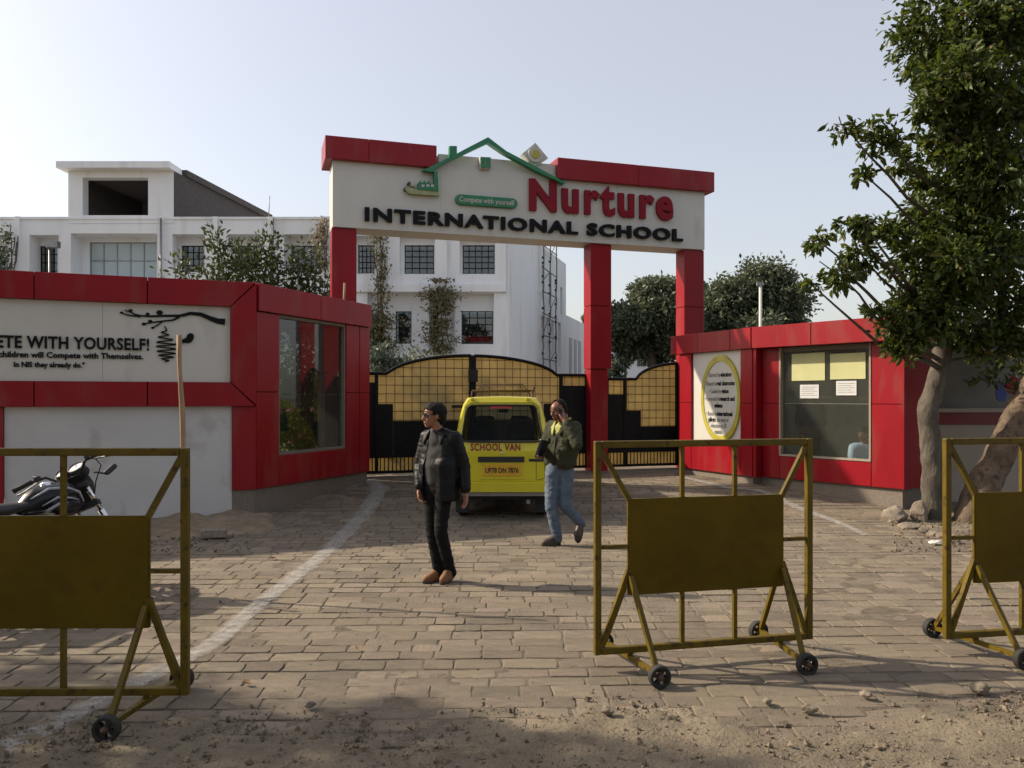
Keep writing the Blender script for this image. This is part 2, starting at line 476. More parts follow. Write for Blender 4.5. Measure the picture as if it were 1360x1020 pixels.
def jag(pts, amt, seed=0, step=.35):
    rr = random.Random(seed); out = [Vector(pts[0])]
    for a, b in zip(pts[:-1], pts[1:]):
        a, b = Vector(a), Vector(b); n = max(2, int((b - a).length / step))
        for k in range(1, n + 1):
            t = k / n; q = a.lerp(b, t)
            if k < n: q += Vector((rr.uniform(-1, 1), rr.uniform(-1, 1), rr.uniform(-.5, .5))) * amt
            out.append(q)
    return out

def tree(name, label, base, trunk, tr, clumps, leafmat_, leaf, group=None, bark='bark', six=False, seed=1, droop=.35, jagamt=.03, width=.5, fork=None, seg=10, per=9, trunkmb=None, cat='tree'):
    """trunk: points (world), tr: radii at ends; clumps: (centre, radius, leaf count)"""
    rng = np.random.default_rng(seed); rr = random.Random(seed)
    root = thing(name, label, cat, base, group=group)
    L = Matrix.Translation(-Vector(base))
    mb = MB(L)
    pts = jag(trunk, jagamt * (.45 if bark in ('bark', 'warmbark') else 1), seed, .09 if bark in ('bark', 'warmbark') else .35); n = len(pts)
    mb.tube(pts, [tr[0] + (tr[1] - tr[0]) * (i / (n - 1)) + rr.uniform(-.03, .03) * tr[0] for i in range(n)], seg)
    if bark in ('bark', 'warmbark'):         # lumps, knots and ridges of the bark
        nv_ = []
        for v in mb.v:
            q = Vector(v) + Vector(base)
            nv_.append(tuple(Vector(v) + mnoise.noise_vector(q * 5) * .022 + mnoise.noise_vector(q * 15) * .012))
        mb.v = nv_
    top = Vector(trunk[-1])
    for c, r, k in clumps:
        c = Vector(c)
        st = min(pts[n // 3:], key=lambda q: (q - c).length + abs(q.z - (c.z - .5 * (c - q).length)) * .6)
        mid = st.lerp(c, .5) + Vector((0, 0, -.08 * (c - st).length))
        br = jag([st, mid, c], jagamt * 1.3, rr.randint(0, 9999))
        rad = min(tr[1] * .6, .15 * tr[1] + .018 * (c - st).length)
        mb.tube(br, [rad * (1 - .75 * i / (len(br) - 1)) for i in range(len(br))], 6)
        rmax = max(r) if hasattr(r, '__len__') else r
        for q in range(4):
            e = c + Vector((rr.uniform(-1, 1), rr.uniform(-1, 1), rr.uniform(-.6, 1))) * rmax * .75
            mb.tube(jag([c, e], jagamt, rr.randint(0, 9999)), rad * .22, 4)
    mb.build('trunk', bark, root)
    pos, ax = zip(*[clump_pts(rng, c, r, k, leaf, droop, per) for c, r, k in clumps])
    pos = np.concatenate(pos) - np.array(base); ax = np.concatenate(ax)
    size = leaf * rng.uniform(.5, 1.45, size=len(pos))
    leaf_mesh('crown', pos, ax, size, leafmat_, root, rng, six, width)
    return root

# blobs: convex hulls of ellipsoids, voxel-remeshed to one continuous skin
_ico = None
def _sphere_pts():
    global _ico
    if _ico is None:
        bm = bmesh.new(); bmesh.ops.create_icosphere(bm, subdivisions=2, radius=1)
        _ico = [v.co.copy() for v in bm.verts]; bm.free()
    return _ico
def hull_into(bm, items):
    """items: (centre, radius | (rx,ry,rz) [, Matrix3 rotation])"""
    new = []
    for it in items:
        c = Vector(it[0]); r = it[1]; r = (r, r, r) if not hasattr(r, '__len__') else r
        rot = it[2] if len(it) > 2 else None
        for p in _sphere_pts():
            q = Vector((p.x * r[0], p.y * r[1], p.z * r[2]))
            if rot is not None: q = rot @ q
            new.append(bm.verts.new(c + q))
    res = bmesh.ops.convex_hull(bm, input=new)
    dead = [g for g in res['geom_interior'] if isinstance(g, bmesh.types.BMVert)]
    if dead: bmesh.ops.delete(bm, geom=dead, context='VERTS')
def blob(name, hulls, mat, parent, voxel=.012, smooth=4, noise_amp=0.0, noise_s=8.0, cut=None, solid=0.0, stretchz=1.0, seed=0.0, disp=None):
    bm = bmesh.new()
    for h in hulls: hull_into(bm, h)
    me = bpy.data.meshes.new('tmp'); bm.to_mesh(me); bm.free()
    o = bpy.data.objects.new('tmp', me)
    rm = o.modifiers.new('r', 'REMESH'); rm.mode = 'VOXEL'; rm.voxel_size = voxel
    if smooth:
        sm = o.modifiers.new('s', 'SMOOTH'); sm.factor = .5; sm.iterations = smooth
    out = evaluated_mesh(o)
    bpy.data.objects.remove(o); bpy.data.meshes.remove(me)
    if noise_amp or disp:
        nv = len(out.vertices)
        co = np.empty(nv * 3, np.float32); no = np.empty(nv * 3, np.float32)
        out.vertices.foreach_get('co', co); out.vertices.foreach_get('normal', no)
        dd = np.empty(nv, np.float32)
        for i in range(nv):
            x_, y_, z_ = co[3 * i:3 * i + 3].tolist()
            d = 0
            if noise_amp:
                d = mnoise.noise(Vector((x_ * noise_s + seed, y_ * noise_s, z_ * noise_s * stretchz))) * noise_amp
            if disp: d += disp(Vector((x_, y_, z_)))
            dd[i] = d
        co += no * np.repeat(dd, 3)
        out.vertices.foreach_set('co', co); out.update()
    if cut:
        bm = bmesh.new(); bm.from_mesh(out)
        dead = [f for f in bm.faces if cut(f.calc_center_median())]
        bmesh.ops.delete(bm, geom=dead, context='FACES')
        bm.to_mesh(out); bm.free()
    out.polygons.foreach_set('use_smooth', [True] * len(out.polygons))
    out.materials.clear(); out.materials.append(M[mat]); out.name = name
    o = link(name, out, parent)
    if solid:
        s_ = o.modifiers.new('thick', 'SOLIDIFY'); s_.thickness = solid; s_.offset = 1
    return o
# ================================================================== GROUND
def nz3(x, y, s, o=0.0): return mnoise.noise(Vector((x * s + o, y * s, o * .7)))
def dirt_edge(x): return 4.40 + .05 * max(0, x) + .34 * nz3(x, 0, .8, 3) + .24 * nz3(x, 0, 2.7, 9) + .1 * nz3(x, 0, 8, 2)
def dirt_cover(x, y): return sstep((dirt_edge(x) + .12 * nz3(x, y, 4, 6) - y + .25) / .55)

def build_ground():
    xs = sorted(set([-900, -300, -120, -60, -30, -18, -12, -8, -6] + [round(-4.0 + .035 * i, 3) for i in range(230)] + [6, 8, 12, 18, 30, 60, 120, 300, 900]))
    ys = sorted(set([-60, -20, -8, -3, 0, 1.5, 2.5] + [round(3.2 + .03 * i, 3) for i in range(70)] + [6, 7, 8, 9, 10] + [10.9 + .37 * i for i in range(11)] + [16, 18, 22, 30, 60, 120, 300, 800, 1500]))
    v, f = [], []
    for y in ys:
        for x in xs:
            s = dirt_cover(x, y) if 0 < y < 7 else (1.0 if y <= 0 else 0.0)
            h = gz(x, y) - .06 * (1 - s)
            if 2.4 < y < 5.5 and abs(x) < 4.9:
                h += s * (.014 + .022 * nz3(x, y, 2.2) + .014 * nz3(x, y, 7) + .012 * nz3(x, y, 19) + .008 * nz3(x, y, 34))
            v.append((x, y, h))
    nx = len(xs)
    for j in range(len(ys) - 1):
        for i in range(nx - 1):
            a = j * nx + i; f.append((a, a + 1, a + nx + 1, a + nx))
    mb = MB(); mb.v = v; mb.f = f; mb.m = [0] * len(f); mb.sm = [True] * len(f)
    o = mb.build('ground', pm('dry_soil', (.150, .122, .084), .95, var=.25, vs=3.0, fleck=((.105, .08, .058), 14, .56, .7), bump=.7, bs=55))
    return struct(o)
build_ground()

M['paver'] = pm('dusty_paver', (.148, .122, .091), .9, var=.16, vs=5, coords='Object', fleck=((.192, .154, .108), 2.0, .50, .7), bump=.55, bs=32, island=.27)
def paver_dust():
    # sand dust lies over the stones in wide patches (world position)
    m = M['paver']; n, l = m.node_tree.nodes, m.node_tree.links; p = n['Principled BSDF']
    src = p.inputs['Base Color'].links[0].from_socket
    g = n.new('ShaderNodeNewGeometry')
    a = n.new('ShaderNodeTexNoise'); a.inputs['Scale'].default_value = .9; a.inputs['Detail'].default_value = 8; a.inputs['Roughness'].default_value = .7
    l.new(g.outputs['Position'], a.inputs['Vector'])
    r = n.new('ShaderNodeValToRGB'); r.color_ramp.elements[0].position = .42; r.color_ramp.elements[1].position = .66
    r.color_ramp.elements[1].color = (.75, .75, .75, 1)
    l.new(a.outputs['Fac'], r.inputs[0])
    mx = n.new('ShaderNodeMixRGB'); mx.inputs[2].default_value = (.184, .147, .103, 1)
    l.new(r.outputs[0], mx.inputs[0]); l.new(src, mx.inputs[1])
    # old oil and tyre stains, blotchy and elongated along the drive
    mp = n.new('ShaderNodeMapping'); mp.inputs['Scale'].default_value = (1.1, .35, 1); l.new(g.outputs['Position'], mp.inputs[0])
    b = n.new('ShaderNodeTexNoise'); b.inputs['Scale'].default_value = 1.3; b.inputs['Detail'].default_value = 9; b.inputs['Roughness'].default_value = .65
    l.new(mp.outputs[0], b.inputs['Vector'])
    r2 = n.new('ShaderNodeValToRGB'); r2.color_ramp.elements[0].position = .55; r2.color_ramp.elements[1].position = .72; r2.color_ramp.elements[1].color = (.45, .45, .45, 1)
    l.new(b.outputs['Fac'], r2.inputs[0])
    m2 = n.new('ShaderNodeMixRGB'); m2.inputs[2].default_value = (.095, .082, .066, 1)
    l.new(r2.outputs[0], m2.inputs[0]); l.new(mx.outputs[0], m2.inputs[1]); l.new(m2.outputs[0], p.inputs['Base Color'])
paver_dust()

def build_pavement():
    rr = random.Random(11)
    # sand bed under the stones
    mb = MB(); ys = [4.0 + .055 * i for i in range(100)] + [9.6, 10.2, 10.9] + [10.9 + .37 * i for i in range(1, 11)] + [18.5]
    xs = [-9, -7.5, -6.2] + [-5.5 + .055 * i for i in range(201)] + [6.2, 7.5, 9]
    vs = []; fs = []; nx = len(xs)
    for y in ys:
        for x in xs: vs.append((x, y, gz(x, y) - .0025 + (.005 * nz3(x, y, 1.1, 2) + .004 * nz3(x, y, 4.5) + .003 * nz3(x, y, 14) if y < 9.5 else -.003)))
    for j in range(len(ys) - 1):
        for i in range(nx - 1): fs.append((j * nx + i, j * nx + i + 1, (j + 1) * nx + i + 1, (j + 1) * nx + i))
    mb.add(vs, fs, 0, True)
    road = struct(mb.build('pavement', pm('joint_sand', (.108, .086, .061), .95, var=.3, vs=9, fleck=((.08, .064, .048), 16, .55, .6), bump=.5, bs=60)))
    # the stones, in uneven courses
    items = []
    y = 4.02; row = 0
    while y < 17.6:
        d = rr.uniform(.125, .215)
        x = -8.5 + rr.uniform(0, .3)
        while x < 8.5:
            wd = rr.choice((rr.uniform(.18, .26), rr.uniform(.24, .32), rr.uniform(.28, .40)))
            cx, cy = x + wd / 2, y + d / 2 + .03 * math.sin(x * .7 + row) + .022 * x
            items.append((cx, cy, wd, d, rr.uniform(-1, 1), rr.uniform(-1, 1)))
            x += wd
        y += d; row += 1
    def score(it):
        cx, cy, wd, d = it[:4]
        if abs(cx) > .63 * cy + .1 or cy < 3.85 or dirt_cover(cx, cy) > .8: return 0
        if cy > 12: return 0
        return wd * d / cy ** 3
    order = sorted(range(len(items)), key=lambda i: -score(items[i]))
    near = set(order[:296])
    # eight shared stone meshes with worn, rounded top edges
    protos = []
    for k in range(8):
        b = MB(); r2 = random.Random(40 + k)
        def ring(ins, z, j):
            pts = []
            for (sx, sy) in ((-1, -1), (0, -1), (1, -1), (1, 0), (1, 1), (0, 1), (-1, 1), (-1, 0)):
                corner = sx and sy
                q = .5 - ins - (.022 if corner else 0)
                pts.append((sx * q + j[len(pts)][0], sy * q + j[len(pts)][1], z))
            return pts
        j = [(r2.uniform(-.03, .03), r2.uniform(-.045, .045)) for _ in range(8)]
        r0 = ring(.008, -.05, j); r1 = ring(.010, .0025, j); r3 = ring(.026, .0052, j)
        tops = [(x, y_, z + r2.uniform(-.0012, .0012)) for x, y_, z in r3]
        b.add(r0 + r1 + tops + [(r2.uniform(-.05, .05), r2.uniform(-.05, .05), .0055 + r2.uniform(-.0005, .0012))],
              [(i, (i + 1) % 8, 8 + (i + 1) % 8, 8 + i) for i in range(8)] + [(8 + i, 8 + (i + 1) % 8, 16 + (i + 1) % 8, 16 + i) for i in range(8)] + [(16 + i, 16 + (i + 1) % 8, 24) for i in range(8)], 0, False)
        protos.append(b)
    pm_objs = []
    for b in protos:
        o = b.build('paving_stone', 'paver', None); pm_objs.append(o.data); bpy.data.objects.remove(o)
    far = MB()
    for i, (cx, cy, wd, d, t1, t2) in enumerate(items):
        z = gz(cx, cy) - .003 + .003 * t1 * (1 if cy < 9 else .4)
        sl = math.atan((gz(cx, cy + .1) - gz(cx, cy - .1)) / .2)
        if i in near:
            o = bpy.data.objects.new('paving_stone', pm_objs[rr.randrange(8)]); COL.objects.link(o)
            o.parent = road
            o.location = (cx, cy, z); o.scale = (wd, d, 1)
            o.rotation_euler = (t2 * .012 + sl, t1 * .010, rr.uniform(-.03, .03) + .022)
        else:
            p = protos[rr.randrange(8)]
            a = rr.uniform(-.02, .02)
            far.M = Matrix.Translation((cx, cy, z)) @ Euler((t2 * .012 * (1 if cy < 9 else .3) + sl, t1 * .01, a)).to_matrix().to_4x4() @ Matrix.Diagonal((wd, d, 1, 1))
            if cy < 12 and abs(cx) < .66 * cy + .3: far.add(p.v, p.f, 0, False)
            else: far.add([p.v[k] for k in (8, 10, 12, 14)], [(0, 1, 2, 3)])
    o = far.build('paving_stones', 'paver', road); o['kind'] = 'stuff'
build_pavement()

# lime powder lines
def limemat():
    m = bpy.data.materials.new('lime_powder'); m.use_nodes = True
    n, l = m.node_tree.nodes, m.node_tree.links; p = n['Principled BSDF']
    p.inputs['Base Color'].default_value = (.46, .455, .44, 1); p.inputs['Roughness'].default_value = 1
    g = n.new('ShaderNodeNewGeometry'); a = n.new('ShaderNodeTexNoise'); a.inputs['Scale'].default_value = 13
    a.inputs['Detail'].default_value = 9; a.inputs['Roughness'].default_value = .75
    l.new(g.outputs['Position'], a.inputs['Vector'])
    uv = n.new('ShaderNodeAttribute'); uv.attribute_name = 'edge'
    mu = n.new('ShaderNodeMath'); mu.operation = 'MULTIPLY_ADD'; l.new(uv.outputs['Fac'], mu.inputs[0]); mu.inputs[1].default_value = .42
    l.new(a.outputs['Fac'], mu.inputs[2])
    mr = n.new('ShaderNodeMapRange'); mr.inputs[1].default_value = .66; mr.inputs[2].default_value = 1.08; mr.inputs[3].default_value = 0; mr.inputs[4].default_value = .6
    l.new(mu.outputs[0], mr.inputs[0]); l.new(mr.outputs[0], p.inputs['Alpha'])
    return m
M['lime'] = limemat()
def lime_line(pxs, wds, name):
    pts = []
    for (px, py) in pxs:
        Y = CAM_H * FPX / (py - HOR)
        for _ in range(6):
            Y = (CAM_H - gz(0, Y)) * FPX / (py - HOR)
        pts.append(Vector(((px - 680) / FPX * Y, Y, 0)))
    fine = []
    n = len(pts)
    for i in range(n - 1):
        p0, p1, p2, p3 = pts[max(i - 1, 0)], pts[i], pts[i + 1], pts[min(i + 2, n - 1)]
        K = max(4, int((p2 - p1).length / .12))
        for k in range(K):
            t = k / K
            q = .5 * ((2 * p1) + (-p0 + p2) * t + (2 * p0 - 5 * p1 + 4 * p2 - p3) * t * t + (-p0 + 3 * p1 - 3 * p2 + p3) * t ** 3)
            fine.append((q, wds[i] + (wds[i + 1] - wds[i]) * t))
    fine.append((pts[-1], wds[-1]))
    v, f, ed = [], [], []
    for i, (q, wd) in enumerate(fine):
        t = (fine[min(i + 1, len(fine) - 1)][0] - fine[max(i - 1, 0)][0]).normalized(); s = Vector((t.y, -t.x, 0))
        wd *= 1 + .25 * mnoise.noise(Vector((i * .3, 0, 0)))
        for k, e in ((-1, 0), (-.45, .9), (0, 1), (.45, .9), (1, 0)):
            r = q + s * wd * k
            v.append((r.x, r.y, gz(r.x, r.y) + .0155)); ed.append(e)
    for i in range(len(fine) - 1):
        for k in range(4): f.append((i * 5 + k, i * 5 + k + 1, i * 5 + k + 6, i * 5 + k + 5))
    me = bpy.data.meshes.new(name); me.from_pydata(v, [], f); me.materials.append(M['lime'])
    at = me.attributes.new('edge', 'FLOAT', 'POINT'); at.data.foreach_set('value', ed)
    return struct(link(name, me))
lime_line([(-60, 1035), (0, 1000), (90, 955), (180, 910), (280, 858), (350, 800), (435, 733), (478, 690), (502, 660), (500, 646), (488, 637)], [.16, .15, .14, .13, .12, .12, .15, .19, .22, .22, .18], 'lime_line')
lime_line([(902, 634), (930, 640), (965, 650), (1010, 658), (1060, 676), (1110, 694), (1150, 712)], [.14, .14, .13, .12, .12, .1, .08], 'lime_line')

# ================================================================== LEFT PAVILION
C1 = (-3.62, 11.5); E1 = (-2.50, 14.3)
SIGN = Fr((-8.2, 11.5 - (8.2 - 3.62) * .397), C1)       # sign wall, runs past the frame on the left
ANG = Fr(C1, E1)
def panel_row(mk, root, us, z0, z1, y0, y1, gap=.012, mat='red', name='cladding_panel'):
    for a, b in zip(us[:-1], us[1:]):
        mb = MB(mk); mb.box(a + gap / 2, b - gap / 2, y0, y1, z0, z1); mb.build(name, mat, root, .004)

def left_pavilion():
    base = (C1[0], C1[1], 0)
    root = thing('gatehouse', 'red clad gatehouse on the left with a white sign wall and a dark glass window', 'gatehouse', base)
    T = SIGN.at(base); L = SIGN.L
    zt, zi, zb, zo = 3.34, 2.99, 1.93, 1.60
    # core behind the cladding (dark joints show it)
    mb = MB(T); mb.box(0, L - .03, .062, .28, .42, zt - .03); mb.build('core_wall', 'groove', root)
    # sign panel
    u_in = SIGN.u(306)
    js = [0] + [SIGN.u(p) for p in (-250, -100, 136)] + [u_in]
    for a, b in zip(js[:-1], js[1:]):
        mb = MB(T); mb.box(a + .0015, b - .0015, .03, .06, zb + .004, zi - .004); mb.build('sign_panel', 'signwhite', root)
    # red frame, with mitred corner
    uo = L
    tops = [0] + [SIGN.u(p) for p in (-310, -130, 46, 196)]
    panel_row(T, root, tops, zi, zt, -.05, .058); panel_row(T, root, tops, zo, zb, -.05, .058)
    g = .006
    a = tops[-1]
    mb = MB(T); mb.prism([(a + g, zi), (u_in - g, zi), (uo - g * 2, zt), (a + g, zt)], -.05, .058); mb.build('cladding_panel', 'red', root, .004)
    mb = MB(T); mb.prism([(a + g, zo), (uo - g * 2, zo), (u_in - g, zb), (a + g, zb)], -.05, .058); mb.build('cladding_panel', 'red', root, .004)
    mb = MB(T); mb.prism([(u_in + g * .5, zb + g), (uo, zo + g * 2), (uo, zt - g * 2), (u_in + g * .5, zi - g)], -.05, .058); mb.build('cladding_panel', 'red', root, .004)
    # white wall below, pier, plinth
    u3 = SIGN.u(308); u1 = SIGN.u(5)
    mb = MB(T); mb.box(u1, u3, .04, .061, -.1, zo - .002); mb.build('white_wall', 'plaster', root)
    mb = MB(T); mb.box(u3 + .004, L, .0, .06, .42, zo - .004); mb.build('cladding_panel', 'red', root, .004)
    mb = MB(T); mb.box(u1 - .7, u1 - .006, .0, .06, -.05, zo - .004); mb.build('cladding_panel', 'red', root, .004)
    mb = MB(T); mb.box(0, u1 - .71, .04, .06, -.05, zo - .004); mb.build('white_wall', 'plaster', root)
    # angled wall with the window
    A = ANG.at(base); LA = ANG.L
    w0, w1 = ANG.u(371), ANG.u(460); wz0, wz1 = .90, 2.90
    fas = [0.0, ANG.u(423), LA]
    panel_row(A, root, fas, 2.95, zt, -.05, .06)
    zj = 1.80
    for (a, b, z0, z1) in ((.01, w0, zj, 2.945), (.01, w0, .42, zj), (w1, LA - .33, zj, 2.945), (w1, LA - .33, .42, zj), (w0, w1, .42, wz0 - .03),
                           (LA - .32, LA, zj, 2.945), (LA - .32, LA, .42, zj)):
        mb = MB(A); mb.box(a + .005, b - .005, 0, .06, z0 + .005, z1 - .005); mb.build('cladding_panel', 'red', root, .004)
    # backing so the joints read dark
    mb = MB(A)
    mb.box(.03, w0 + .0, .062, .16, .42, 2.95); mb.box(w1, LA - .02, .062, .16, .42, 2.95); mb.box(w0, w1, .062, .16, .42, wz0 - .03); mb.box(.03, LA - .02, .062, .16, 2.951, zt - .03)
    mb.build('core_wall', 'groove', root)
    # end return towards the gate
    mb = MB(A); mb.box(LA - .02, LA + .04, .065, .44, .42, 2.945); mb.box(LA - .02, LA + .06, .065, 2.9, 2.95, zt); mb.build('end_wall', 'red', root, .004)
    # window: trim, glass in two panes
    mb = MB(A); t = .035
    mb.box(w0 + .001, w0 + t, .02, .12, wz0 - .03, wz1); mb.box(w1 - t, w1 - .001, .02, .12, wz0 - .03, wz1)
    mb.box(w0 + t, w1 - t, .02, .12, wz0 - .03, wz0 + .01); mb.box(w0 + .001, w1 - .001, .02, .12, wz1 + .001, 2.944)
    wf = mb.build('window', 'granite', root)
    zm = 1.77
    for z0, z1 in ((wz0 + .01, zm - .003), (zm + .003, wz1)):
        mb = MB(A); mb.box(w0 + t, w1 - t, .075, .083, z0, z1); mb.build('pane', 'boothglass', wf)
    # granite plinth, set back
    mb = MB(T); mb.box(u3 + .004, L - .02, .03, .2, -.1, .418); mb.build('plinth', 'granite', root)
    mb = MB(A); mb.box(.0, LA - .03, .04, .2, -.1, .418); mb.build('plinth', 'granite', root)
    # room behind: floor, roof, far wall with an opening onto the garden, inner side wall
    mb = MB(A); mb.box(.2, LA, .2, 3.0, .3, .36); mb.build('room_floor', 'floor', root)
    mb = MB(A); mb.box(.05, LA, .17, 3.0, 3.0, 3.2); mb.build('roof', 'roomdark', root)
    mb = MB(A)
    bo = [(.1, .75), (2.2, LA)]
    mb.box(.1, .35, 2.85, 3.0, .36, 3.0); mb.box(.35, 2.5, 2.85, 3.0, .36, .8); mb.box(.35, 2.5, 2.85, 3.0, 2.45, 3.0)
    mb.build('rear_wall', 'room', root)
    mb = MB(A); mb.box(LA - .10, LA - .03, .445, 1.02, .36, 2.94); mb.build('dark_inner_panel', 'roomdark', root)  # dark panel added behind the glass, covering the red pillar beyond
    # ceiling fan
    mb = MB(A); cx, cy = 1.25, 1.6
    mb.lathe([(0, 2.62), (.08, 2.62), (.1, 2.66), (.1, 2.70), (.02, 2.74), (.012, 3.0)], 12, 'Z', c=(cx, cy, 0))
    for k in range(3):
        an = k * 2.094 + .4; ca, sa = math.cos(an), math.sin(an)
        mb.add([(cx + ca * .1 - sa * .05, cy + sa * .1 + ca * .05, 2.67), (cx + ca * .1 + sa * .05, cy + sa * .1 - ca * .05, 2.68), (cx + ca * .55 + sa * .07, cy + sa * .55 - ca * .07, 2.69), (cx + ca * .55 - sa * .07, cy + sa * .55 + ca * .07, 2.67)], [(0, 1, 2, 3)])
    mb.build('ceiling_fan', 'plastic', root)
    return root, T, A, base
lp_root, lp_T, lp_A, lp_base = left_pavilion()

def left_sign_art():
    T, root = lp_T, lp_root
    y = .03
    def uz(px, py): return SIGN.uz(px, py)
    # main line: the visible end is at px 0..198
    zb = uz(100, 461)[1]; cap = .16
    u1 = SIGN.u(198)
    lettering('COMPETE WITH YOURSELF!', T, u1 - 2.30, u1, zb - .02, cap, y, .025, 'lettblack', root, .024, space=1.06)
    u1 = SIGN.u(190)
    lettering('all children will Compete with Themselves.', T, u1 - 1.80, u1, uz(100, 474)[1] - .015, .078, y, .02, 'lettblack', root, .02, split=False, name='lettering')
    lettering('In NIS they already do."', T, SIGN.u(18), SIGN.u(112), uz(65, 484)[1] - .035, .07, y, .02, 'lettblack', root, .02, split=False, name='lettering')
    # branch, coiled line and bird, cut from black acrylic
    def strip(pts, wds, name, parent=root):
        P2 = [uz(380 * 0 + p[0] * .2279, 380 + p[1] * .2279) for p in pts]; n = len(P2)
        poly_l, poly_r = [], []
        for i in range(n):
            a, b = P2[max(i - 1, 0)], P2[min(i + 1, n - 1)]
            dx, dz = b[0] - a[0], b[1] - a[1]; l = math.hypot(dx, dz) or 1
            h = wds[i] * .5
            poly_l.append((P2[i][0] - dz / l * h, P2[i][1] + dx / l * h)); poly_r.append((P2[i][0] + dz / l * h, P2[i][1] - dx / l * h))
        mb = MB(T)
        for i in range(n - 1):
            mb.prism([poly_r[i], poly_r[i + 1], poly_l[i + 1], poly_l[i]], y - .02, y - .0005)
        return mb.build(name, 'lettblack', parent)
    br = strip([(1312, 207), (1270, 203), (1220, 185), (1170, 163), (1110, 158), (1050, 172), (960, 172), (880, 175), (820, 172), (790, 165), (760, 150), (725, 140)], [.085, .075, .06, .05, .045, .035, .03, .025, .022, .018, .015, .01], 'branch')
    strip([(820, 178), (770, 172), (735, 165), (703, 155)], [.02, .018, .016, .012], 'twig')
    strip([(1045, 178), (1010, 197), (950, 203), (890, 210), (838, 220)], [.03, .024, .02, .018, .016], 'twig')
    strip([(950, 205), (920, 225), (890, 242)], [.016, .015, .014], 'twig')
    for (x, z, r) in ((760, 142, 9), (860, 162, 9), (930, 153, 14), (708, 154, 7), (838, 220, 9), (890, 242, 7), (875, 205, 10)):
        u_, z_ = uz(x * .2279, 380 + z * .2279); r_ = r * .2279 * 11 / 1080
        mb = MB(T); mb.prism([(u_ + r_ * 1.3 * math.cos(t), z_ + r_ * math.sin(t)) for t in [k * math.pi / 4 for k in range(8)]], y - .018, y - .0004); mb.build('bud', 'lettblack', root)
    coil = [(960, 232), (972, 258), (940, 268), (985, 284), (922, 296), (1008, 312), (912, 326), (1022, 340), (910, 350), (1026, 366), (914, 378), (1024, 392), (922, 402), (1014, 414), (940, 422), (985, 434), (958, 440)]
    fine = []
    for i in range(len(coil) - 1):
        a, b = coil[i], coil[i + 1]
        for k in range(6):
            t = k / 6; s = t * t * (3 - 2 * t)
            fine.append((a[0] + (b[0] - a[0]) * (.5 - .5 * math.cos(math.pi * t)), a[1] + (b[1] - a[1]) * t))
    strip(fine, [.016] * len(fine), 'coil')
    bird = [(1010, 335), (1045, 330), (1060, 312), (1085, 300), (1092, 282), (1110, 272), (1128, 280), (1130, 300), (1120, 322), (1100, 332), (1060, 330), (1030, 345)]
    mb = MB(T); mb.prism([uz(p[0] * .2279, 380 + p[1] * .2279) for p in bird][::-1], y - .022, y - .0006); mb.build('bird', 'lettblack', root)
left_sign_art()

